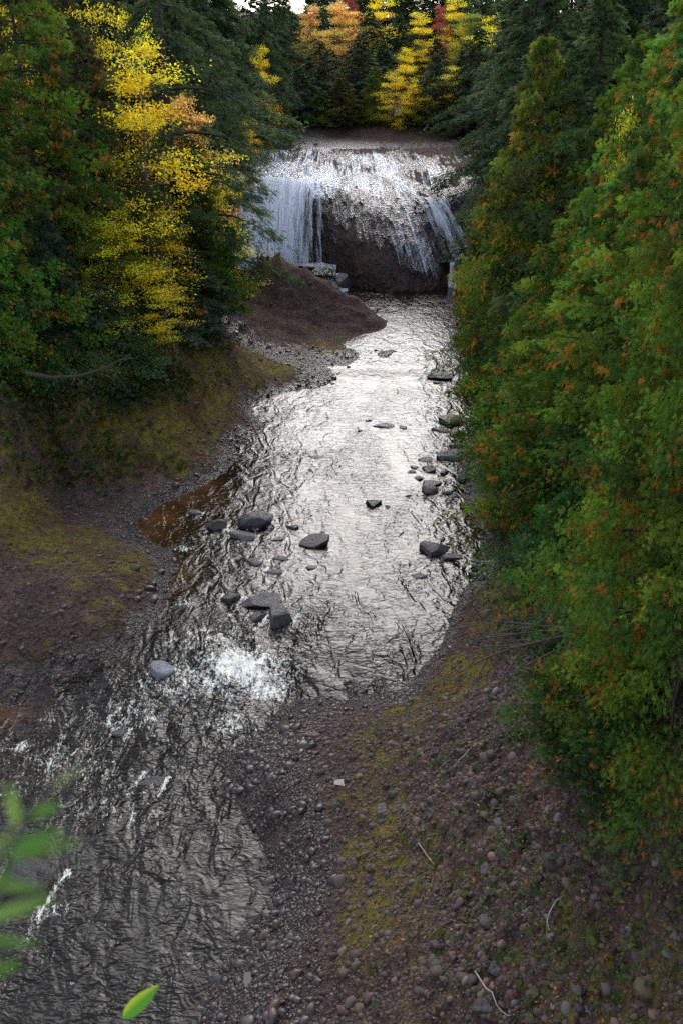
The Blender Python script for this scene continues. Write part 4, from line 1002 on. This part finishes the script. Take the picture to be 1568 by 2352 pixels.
    for i, (x, y) in enumerate([(9.5, 11), (8.5, 7), (8.5, 3), (12, 15), (11, 5)]):
        tree('cedar_a','cedar_tree',x,y,12,2.6,'cedar on the right slope beside the viewpoint, just outside the right edge','tree','cedars beside the viewpoint')
    # ---- forest behind, both sides
    k = 0
    for (u, y, vt, r) in [(-150,60,-200,5),(60,70,-200,5),(180,80,-220,5),(330,84,-200,5),(-60,90,-250,6),(300,105,-150,5),(460,112,-100,5),(150,110,-200,6),(400,125,-120,5),(520,128,-60,4.5),(0,75,-300,6),(110,95,-260,6),(230,100,-300,6),(330,118,-220,6),(440,100,-250,5.5),(480,100,-200,4.5),(270,130,-240,6),(180,140,-260,7),(60,120,-260,7),(580,126,-60,4),(625,140,-40,4),(655,150,-20,4)]:
        T('hemlock_a' if k % 2 else 'hemlock_b','hemlock_tree',u,y,vt,r,'dark hemlock deep in the forest behind the left bank trees',group='dark hemlocks deep in the left forest'); k += 1
    for (u, y, vt, r) in [(1330,85,-120,5),(1480,75,-250,5),(1600,60,-250,5),(1260,105,-60,5),(1400,110,-150,6),(1550,100,-250,6),(1640,40,-200,4),(1200,118,-120,6),(1300,125,-150,6),(1450,90,-300,6),(1350,70,-260,5),(1530,120,-260,7),(1220,80,-140,4.5)]:
        T('hemlock_a' if k % 2 else 'hemlock_b','hemlock_tree',u,y,vt,r,'dark hemlock deep in the forest behind the right bank trees',group='dark hemlocks deep in the right forest'); k += 1
    # ---- the far bank: rows going up the hill
    far_rows = [
     ('hemlock_a',690,129,150,3.6,'hemlock at the left end of the far bank'),
     ('cedar_a',738,128,205,2.0,'narrow cedar at the far water edge, left of centre'),
     ('cedar_olive',775,128.5,175,2.6,'rounded grey-green cedar on the far bank'),
     ('hemlock_b',722,133,90,3.8,'hemlock behind the narrow far cedar'),
     ('cedar_brown',820,129,225,1.8,'short dull cedar on the far bank centre'),
     ('cedar_a',860,129,150,2.1,'slender green cedar at far bank centre'),
     ('yellow_a',905,125.5,165,2.8,'golden tree low on the far bank, brightest there'),
     ('yellow_a',932,126.5,118,2.2,'second golden tree just right of the brightest far one'),
     ('cedar_a',955,128.5,190,2.4,'green cedar right of the golden far trees'),
     ('hemlock_b',830,135,70,4.2,'dark hemlock behind the slender far cedar'),
     ('hemlock_a',1000,130,120,3.4,'dark hemlock standing above the pale fallen log'),
     ('yellow_b',1030,127,150,2.6,'yellow and pink tree low at right of the far bank'),
     ('hemlock_a',1060,129,110,3.6,'dark hemlock right of the low pink and yellow tree'),
     ('hemlock_b',1110,126,60,4.0,'hemlock with bare trunk at right end of the far bank'),
     ('hemlock_a',1150,122,150,4,'hemlock where the far bank meets the right bank'),
     ('cedar_olive',1085,124,215,2.4,'dull low cedar at right end of the far bank')]
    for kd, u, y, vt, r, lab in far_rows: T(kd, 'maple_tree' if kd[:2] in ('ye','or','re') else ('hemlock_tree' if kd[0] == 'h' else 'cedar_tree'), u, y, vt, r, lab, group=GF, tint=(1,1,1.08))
    hill = [
     ('olive',690,146,100,3.6,'olive-yellow tree on the far hill, left'),('orange',714,152,20,3.0,'salmon-orange treetop on the far hill, left'),
     ('orange',785,150,15,4.4,'large orange maple on the far hill'),('red',800,160,-25,2.6,'dark red treetop above the large orange maple'),
     ('yellow_a',870,156,-5,4.0,'pale yellow treetop right of the large orange maple'),('hemlock_b',845,150,25,4.2,'dark hemlock between the orange and pale yellow treetops'),
     ('yellow_a',962,150,35,3.2,'tall narrow yellow tree on the far hill'),('yellow_a',955,146,115,2.8,'lower half-hidden yellow tree under the tall narrow one'),
     ('red',1010,158,15,1.7,'thin red tree on the far hill, right'),('yellow_a',1040,160,0,3.4,'pale yellow treetop at the right of the hill'),
     ('olive',1075,148,32,3.6,'olive-green round tree on the far hill, right'),('yellow_b',1130,140,35,3.6,'pale yellow spray of leaves by the right hemlocks'),
     ('hemlock_a',915,150,30,4.2,'dark hemlock left of the tall narrow yellow tree'),('hemlock_b',740,158,15,4,'hemlock standing between salmon and orange treetops'),
     ('hemlock_a',1000,148,85,3.6,'grey-green hemlock under the thin red tree'),('hemlock_a',1110,150,-10,4.4,'hemlock tip beside the olive-green round tree'),
     ('hemlock_b',760,142,110,3.6,'hemlock in front of the large orange maple'),('hemlock_a',880,143,95,3.8,'broad hemlock under the pale yellow treetop')]
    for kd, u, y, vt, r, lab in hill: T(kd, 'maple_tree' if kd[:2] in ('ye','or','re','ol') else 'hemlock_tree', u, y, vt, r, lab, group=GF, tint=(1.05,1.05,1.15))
    for i in range(34):
        u = 640 + i*18 + random.uniform(-10, 10); y = random.uniform(165, 195); vt = random.uniform(-90, -30) if not 640 < u < 715 else random.uniform(18, 34)
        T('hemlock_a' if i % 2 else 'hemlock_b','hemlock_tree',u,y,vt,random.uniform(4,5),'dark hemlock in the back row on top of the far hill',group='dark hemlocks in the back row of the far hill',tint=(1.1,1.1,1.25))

# ------------------------------------------------------------------ dead wood
def limb(mb, p0, d, L, r, depth, r_, grav=-.05):
    P = [np.array(p0, float)]; d = np.array(d, float); m = 7
    for i in range(m): d = d + r_.normal(0, .10, 3) + np.array([0, 0, grav]); d /= np.linalg.norm(d); P.append(P[-1] + d*L/m)
    mb.add(tube(P, r, r*.3, 6 if r > .01 else 4))
    if depth:
        for i in range(2, m, 1):
            dd = d*.7 + r_.normal(0, .6, 3); limb(mb, P[i], dd/np.linalg.norm(dd), L*r_.uniform(.3, .55), r*.42, depth-1, r_, grav)
def log(u0, v0, u1, v1, y, label, r=.18, dy=0.):
    a = Py(u0, v0, y); b = Py(u1, v1, y+dy); n = 8; P = a + (b-a)*np.linspace(0, 1, n)[:,None] + np.random.default_rng(int(u0)).normal(0, .03, (n, 3))
    mb = MB(); mb.add(tube(P-P[0], r, r*.55, 9)); mb.add(tube([P[4]-P[0], P[4]-P[0]+np.array([.3,.1,.5])], r*.3, r*.15, 5))
    o = mb.obj('fallen_log', M_bark_p); o.location = P[0]; return tag(o, label, 'log')
log(958, 318, 986, 283, 126.3, 'pale fallen log leaning on the far bank dirt', .24, 1.5)
log(602, 342, 584, 314, 104, 'pale fallen trunk leaning at the left corner above the falls', .24, 1.)
r_ = np.random.default_rng(5)
o = empty('dead_branch', hit(1395, 1500) + np.array([0, -.9, 1.3])); tag(o, 'tangle of bare grey branches reaching over the right slope', 'branch')
mb = MB(); mb2 = MB(); P0 = np.zeros(3)
for k in range(7):
    limb(mb, P0 + r_.normal(0, .12, 3), np.array([-1.1, -.15 - .15*r_.random(), -.25 + .3*r_.random()])/1.2, r_.uniform(1.6, 4.0), .032, 2, r_, -.03)
mb.obj('limb', M_bark, o)
o = empty('dead_branch', Pz(60, 872, 5.3)); tag(o, 'long bare curved branch lying across the left slope shrubs', 'branch')
mb = MB(); pts = np.array([Py(60, 858, 35.), Py(120, 868, 35.2), Py(180, 865, 35.6), Py(240, 846, 36.), Py(300, 815, 36.6)]); q = np.linspace(0, 4, 20); i = np.clip(q.astype(int), 0, 3); f = (q-i)[:,None]
pl = pts[i]*(1-f)+pts[i+1]*f - np.array(o.location); mb.add(tube(pl, .09, .025, 7))
for k in range(5, 19, 2): limb(mb, pl[k], unit(np.array([[r_.normal(), -.5, r_.normal()-.4]]))[0], r_.uniform(.6, 1.3), .02, 1, r_)
mb.obj('limb', M_bark_d, o)
# thin twigs lying on the right slope
mbk = [(1110,1700,1030,1770,'thin bent twig under the spreading cedar bush'),(960,1935,1000,1990,'forked pale twig on the mid slope'),(1090,2230,1180,2330,'curved pale twig at the bottom of the slope'),(1290,2060,1270,2150,'short bleached stick on the mossy slope')]
for u0, v0, u1, v1, lab in mbk:
    def on(u, v):
        p = Pz(u, v, 2.)
        for _ in range(20): p = Pz(u, v, .5*p[2]+.5*(tz(p[0], p[1])+.05))
        return p
    a, b = on(u0, v0), on(u1, v1); q = np.linspace(0, 1, 8)[:,None]; P = a+(b-a)*q + np.sin(q*3.14)*r_.normal(0, .08, 3) 
    P[:,2] = [tz(p[0], p[1])+.05 for p in P]
    mb = MB(); mb.add(tube(P-a, .016, .006, 5)); limb(mb, P[4]-a, unit((b-a)[None]+r_.normal(0,.3,(1,3)))[0], .35, .008, 0, r_)
    o = mb.obj('twig', M_bark_p); o.location = a; tag(o, lab, 'twig', 'bare twigs on the right slope')

# ------------------------------------------------------------------ undergrowth and grass
def undergrowth(name, n, regions, seed, sizes, pal, mat=None):
    r_ = np.random.default_rng(seed); P = []
    for (u, v, ru, rv, zz, wgt) in regions:
        m = int(n*wgt)
        if m: P.append(hits(u + r_.normal(0, ru, m), v + r_.normal(0, rv, m))[:,:2])
    P = np.concatenate(P); z = terrain(P[:,0], P[:,1])[0]; ok = z > wlev(P[:,0], P[:,1])+.3; P = P[ok]; z = z[ok]
    m = len(P); k = 5; pos = np.repeat(np.c_[P, z+.02], k, 0) + r_.normal(0, .05, (m*k, 3)); pos[:,2] += np.abs(r_.normal(0, .09, m*k))
    fw = unit(r_.normal(0, 1, (m*k, 3))*np.array([1,1,.5]) + np.array([0,0,.6])); nr_ = unit(r_.normal(0, .4, (m*k, 3))+np.array([0,0,1.]))
    c = np.array(pal)[r_.integers(0, len(pal), m)]; c = np.repeat(c, k, 0)*r_.uniform(.7, 1.3, (m*k, 1))
    V, C = spray_quads(pos, fw, nr_, sizes*r_.uniform(.5, 1.5, m*k), c, wd=.16)
    o = mesh_obj(name, V, np.arange(len(V)).reshape(-1, 4), mat or M_leaf, smooth=False, attrs={'col': C}); return tag(o, kind='stuff')
undergrowth('undergrowth', 3600, [(60,880,120,20,5,.35),(220,890,110,18,4.2,.3),(100,960,120,40,3.3,.08),(430,780,60,20,4,.1),(330,870,50,20,3.8,.12),(200,1080,120,30,1.4,.05)], 61, .20,
            [(.04,.08,.018),(.07,.10,.018),(.10,.11,.02),(.12,.08,.02),(.03,.055,.016)])
undergrowth('undergrowth', 4200, [(1330,1180,110,90,3,.3),(1420,1330,90,90,4.5,.3),(1250,1420,60,50,3,.1),(1400,1480,80,50,5,.2),(1180,1250,25,60,1,.1)], 62, .15,
            [(.03,.065,.014),(.05,.08,.015),(.07,.09,.02),(.09,.05,.02)])
undergrowth('undergrowth', 3000, [(1050,620,0,0,3,0),(1110,620,30,40,2.5,.2),(870,285,140,5,12.,.5),(600,335,40,10,9.5,.15),(570,560,25,40,5,.15)], 63, .3, [(.07,.07,.02),(.10,.08,.025),(.05,.06,.015),(.14,.11,.02)])
undergrowth('grass', 350, [(1150,2000,160,160,3,.5),(1350,2200,120,120,4,.3),(1000,1700,80,60,1.5,.2)], 64, .10, [(.045,.09,.015),(.07,.11,.02),(.11,.11,.02)])

# ------------------------------------------------------------------ puddles on the gravel bar
def puddle(u, v, w_, h_, seed):
    p = Pz(u, v, .2)
    for _ in range(12): p = Pz(u, v, .5*p[2]+.5*tz(p[0], p[1]))
    d = np.linalg.norm(p-np.array([0,0,CH])); rx, ry = w_/F*d, h_/F*d/.62
    a = np.linspace(0, 2*math.pi, 40, endpoint=False); rr_ = 1+.45*fbm(np.cos(a)*1.6+seed, np.sin(a)*1.6, 3, seed)
    ring = np.stack([p[0]+rx*rr_*np.cos(a), p[1]+ry*rr_*np.sin(a), 0*a], 1)
    zmax = float(np.mean([tz(x, y) for x, y, _ in ring]))+.01; ring[:,2] = zmax
    V = np.vstack([[p[0], p[1], zmax], ring]); Fc = np.array([[0, 1+i, 1+(i+1) % 40] for i in range(40)])
    o = mesh_obj('puddle', V, Fc, M_puddle); tag(o, kind='structure')
t = NT('still_water'); M_puddle = t.done(t.bsdf((.03,.022,.018), .05, t.bump(t.noise(t.pos(), 6., 2), .08, .02), .5, IOR=1.33))
puddle(788, 1797, 20, 7, 1); puddle(576, 2250, 12, 14, 2)

# ------------------------------------------------------------------ leaves close to the lens
M_near = mat_leaf('near_green_leaf', .5, .45)
def leaf_blade(base, tip, width, nrm, col_a, col_b, fold=.15, n=10):
    base = np.array(base); tip = np.array(tip); ax = tip-base; L = np.linalg.norm(ax); ax /= L
    nrm = np.array(nrm, float); nrm -= nrm.dot(ax)*ax; nrm /= np.linalg.norm(nrm); sd = np.cross(nrm, ax)
    q = np.linspace(0, 1, n); wd = width*np.sin(np.pi*q**.8)**.8*.5; V = []; C = []
    for i in range(n):
        c0 = base + ax*L*q[i] + nrm*(-.10*L*q[i]**2)
        for s in (-1, 0, 1): V.append(c0 + sd*wd[i]*s + nrm*abs(s)*fold*wd[i]); C.append(col_a if s <= 0 else col_b)
    Fc = []
    for i in range(n-1):
        for j in range(2): a = i*3+j; Fc.append([a, a+1, a+4, a+3])
    return np.array(V), np.array(Fc), np.array(C)
def near_branch(name, label, path, leaves, stem_r):
    o = empty(name, path[0]); tag(o, label, 'branch'); o0 = np.array(path[0]); mb = MB(); mb.add(tube(np.array(path)-o0, stem_r, stem_r*.35, 6)); mb.obj('stem', M_bark, o)
    for i, (b, tp, wd, nr_, ca, cb) in enumerate(leaves):
        V, Fc, C = leaf_blade(np.array(b)-o0, np.array(tp)-o0, wd, nr_, ca, cb)
        mesh_obj('leaf', V, Fc, M_near, o, attrs={'col': C})
    return o
D = .75
def Q(u, v, d=D): return ray(u, v)*d + np.array([0, 0, CH])
g1, g2, g3 = (.09,.20,.025), (.19,.33,.05), (.27,.34,.10)
vn = -ray(100, 1950) + np.array([.3, 0, .6])
stem = [Q(-700, 3600, 1.35), Q(-420, 2900, 1.2), Q(-140, 2350, 1.1), Q(-50, 2100), Q(5, 1960), Q(60, 1880), Q(120, 1810), Q(185, 1755)]
near_branch('leafy_twig', 'out-of-focus green leafy twig close to the lens at the left edge', stem, [
    (Q(60,1880), Q(140,1845), .008, vn, g1, g2), (Q(20,1950), Q(150,1905), .009, vn, g1, g1), (Q(5,1975), Q(190,1930), .008, vn, g1, g2), (Q(-30,2030), Q(110,2040), .008, vn, g2, g1),
    (Q(-60,2120), Q(125,2060), .009, vn, g2, g3), (Q(-70,2160), Q(95,2165), .008, vn, g1, g2), (Q(40,1900), Q(20,1800), .008, vn, g2, g3),
    (Q(-60,2010), Q(40,1900), .010, vn, g1, g3), (Q(-60,2250), Q(50,2210), .012, vn, g1, g1), (Q(110,1820), Q(195,1750), .005, vn, g3, g3), (Q(-60,2090), Q(25,1990), .010, vn, g1, g1)], .003)
D2 = 4.0
stem = [Q(-100, 3900, 4.6), Q(100, 3000, 4.3), Q(220, 2550, 4.05), Q(275, 2368, D2), Q(281, 2340, D2)]
near_branch('leaf_sprig', 'single sharp green and yellow leaf hanging near the lens at the bottom', stem, [
    (Q(281,2340,D2), Q(364,2264,D2), .062, -ray(320,2300)+np.array([.3,.0,.4]), (.11,.27,.02), (.42,.50,.03)),
    (Q(220,2550,4.05), Q(150,2480,4.0), .06, vn, g1, g2), (Q(160,2760,4.2), Q(260,2700,4.2), .06, vn, g1, g2)], .007)

# ------------------------------------------------------------------ light
SUN_EL, SUN_AZ = R(33), R(3)                          # azimuth measured from +Y (upstream) towards +X
w = bpy.data.worlds.new('World'); sc.world = w; w.use_nodes = True
nt_ = w.node_tree; nt_.nodes.clear()
wo = nt_.nodes.new('ShaderNodeOutputWorld'); bg = nt_.nodes.new('ShaderNodeBackground'); sky = nt_.nodes.new('ShaderNodeTexSky')
sky.sky_type = 'NISHITA'; sky.sun_disc = False; sky.sun_elevation = SUN_EL; sky.sun_rotation = SUN_AZ
sky.air_density = 1.0; sky.dust_density = 1.2; sky.ozone_density = 1.
hs = nt_.nodes.new('ShaderNodeHueSaturation'); hs.inputs['Saturation'].default_value = .65
nt_.links.new(sky.outputs[0], hs.inputs['Color']); nt_.links.new(hs.outputs[0], bg.inputs['Color'])
bg.inputs['Strength'].default_value = .15; nt_.links.new(bg.outputs[0], wo.inputs['Surface'])
sl = bpy.data.lights.new('sun', 'SUN'); sl.energy = .5; sl.angle = R(46); sl.color = (1., .99, .975)
so = bpy.data.objects.new('sun', sl); COL.objects.link(so)
from mathutils import Vector
dv = Vector((math.sin(SUN_AZ)*math.cos(SUN_EL), math.cos(SUN_AZ)*math.cos(SUN_EL), math.sin(SUN_EL)))
so.rotation_euler = dv.to_track_quat('Z', 'Y').to_euler(); so.location = (0, 60, 60)

sc.view_settings.view_transform = 'Standard'; sc.view_settings.look = 'None'; sc.view_settings.exposure = 1.62; sc.view_settings.gamma = 1.0
sc.cycles.max_bounces = 6; sc.cycles.diffuse_bounces = 2; sc.cycles.glossy_bounces = 2; sc.cycles.transmission_bounces = 3; sc.cycles.transparent_max_bounces = 8
sc.cycles.caustics_reflective = False; sc.cycles.caustics_refractive = False
sc.cycles.use_denoising = False
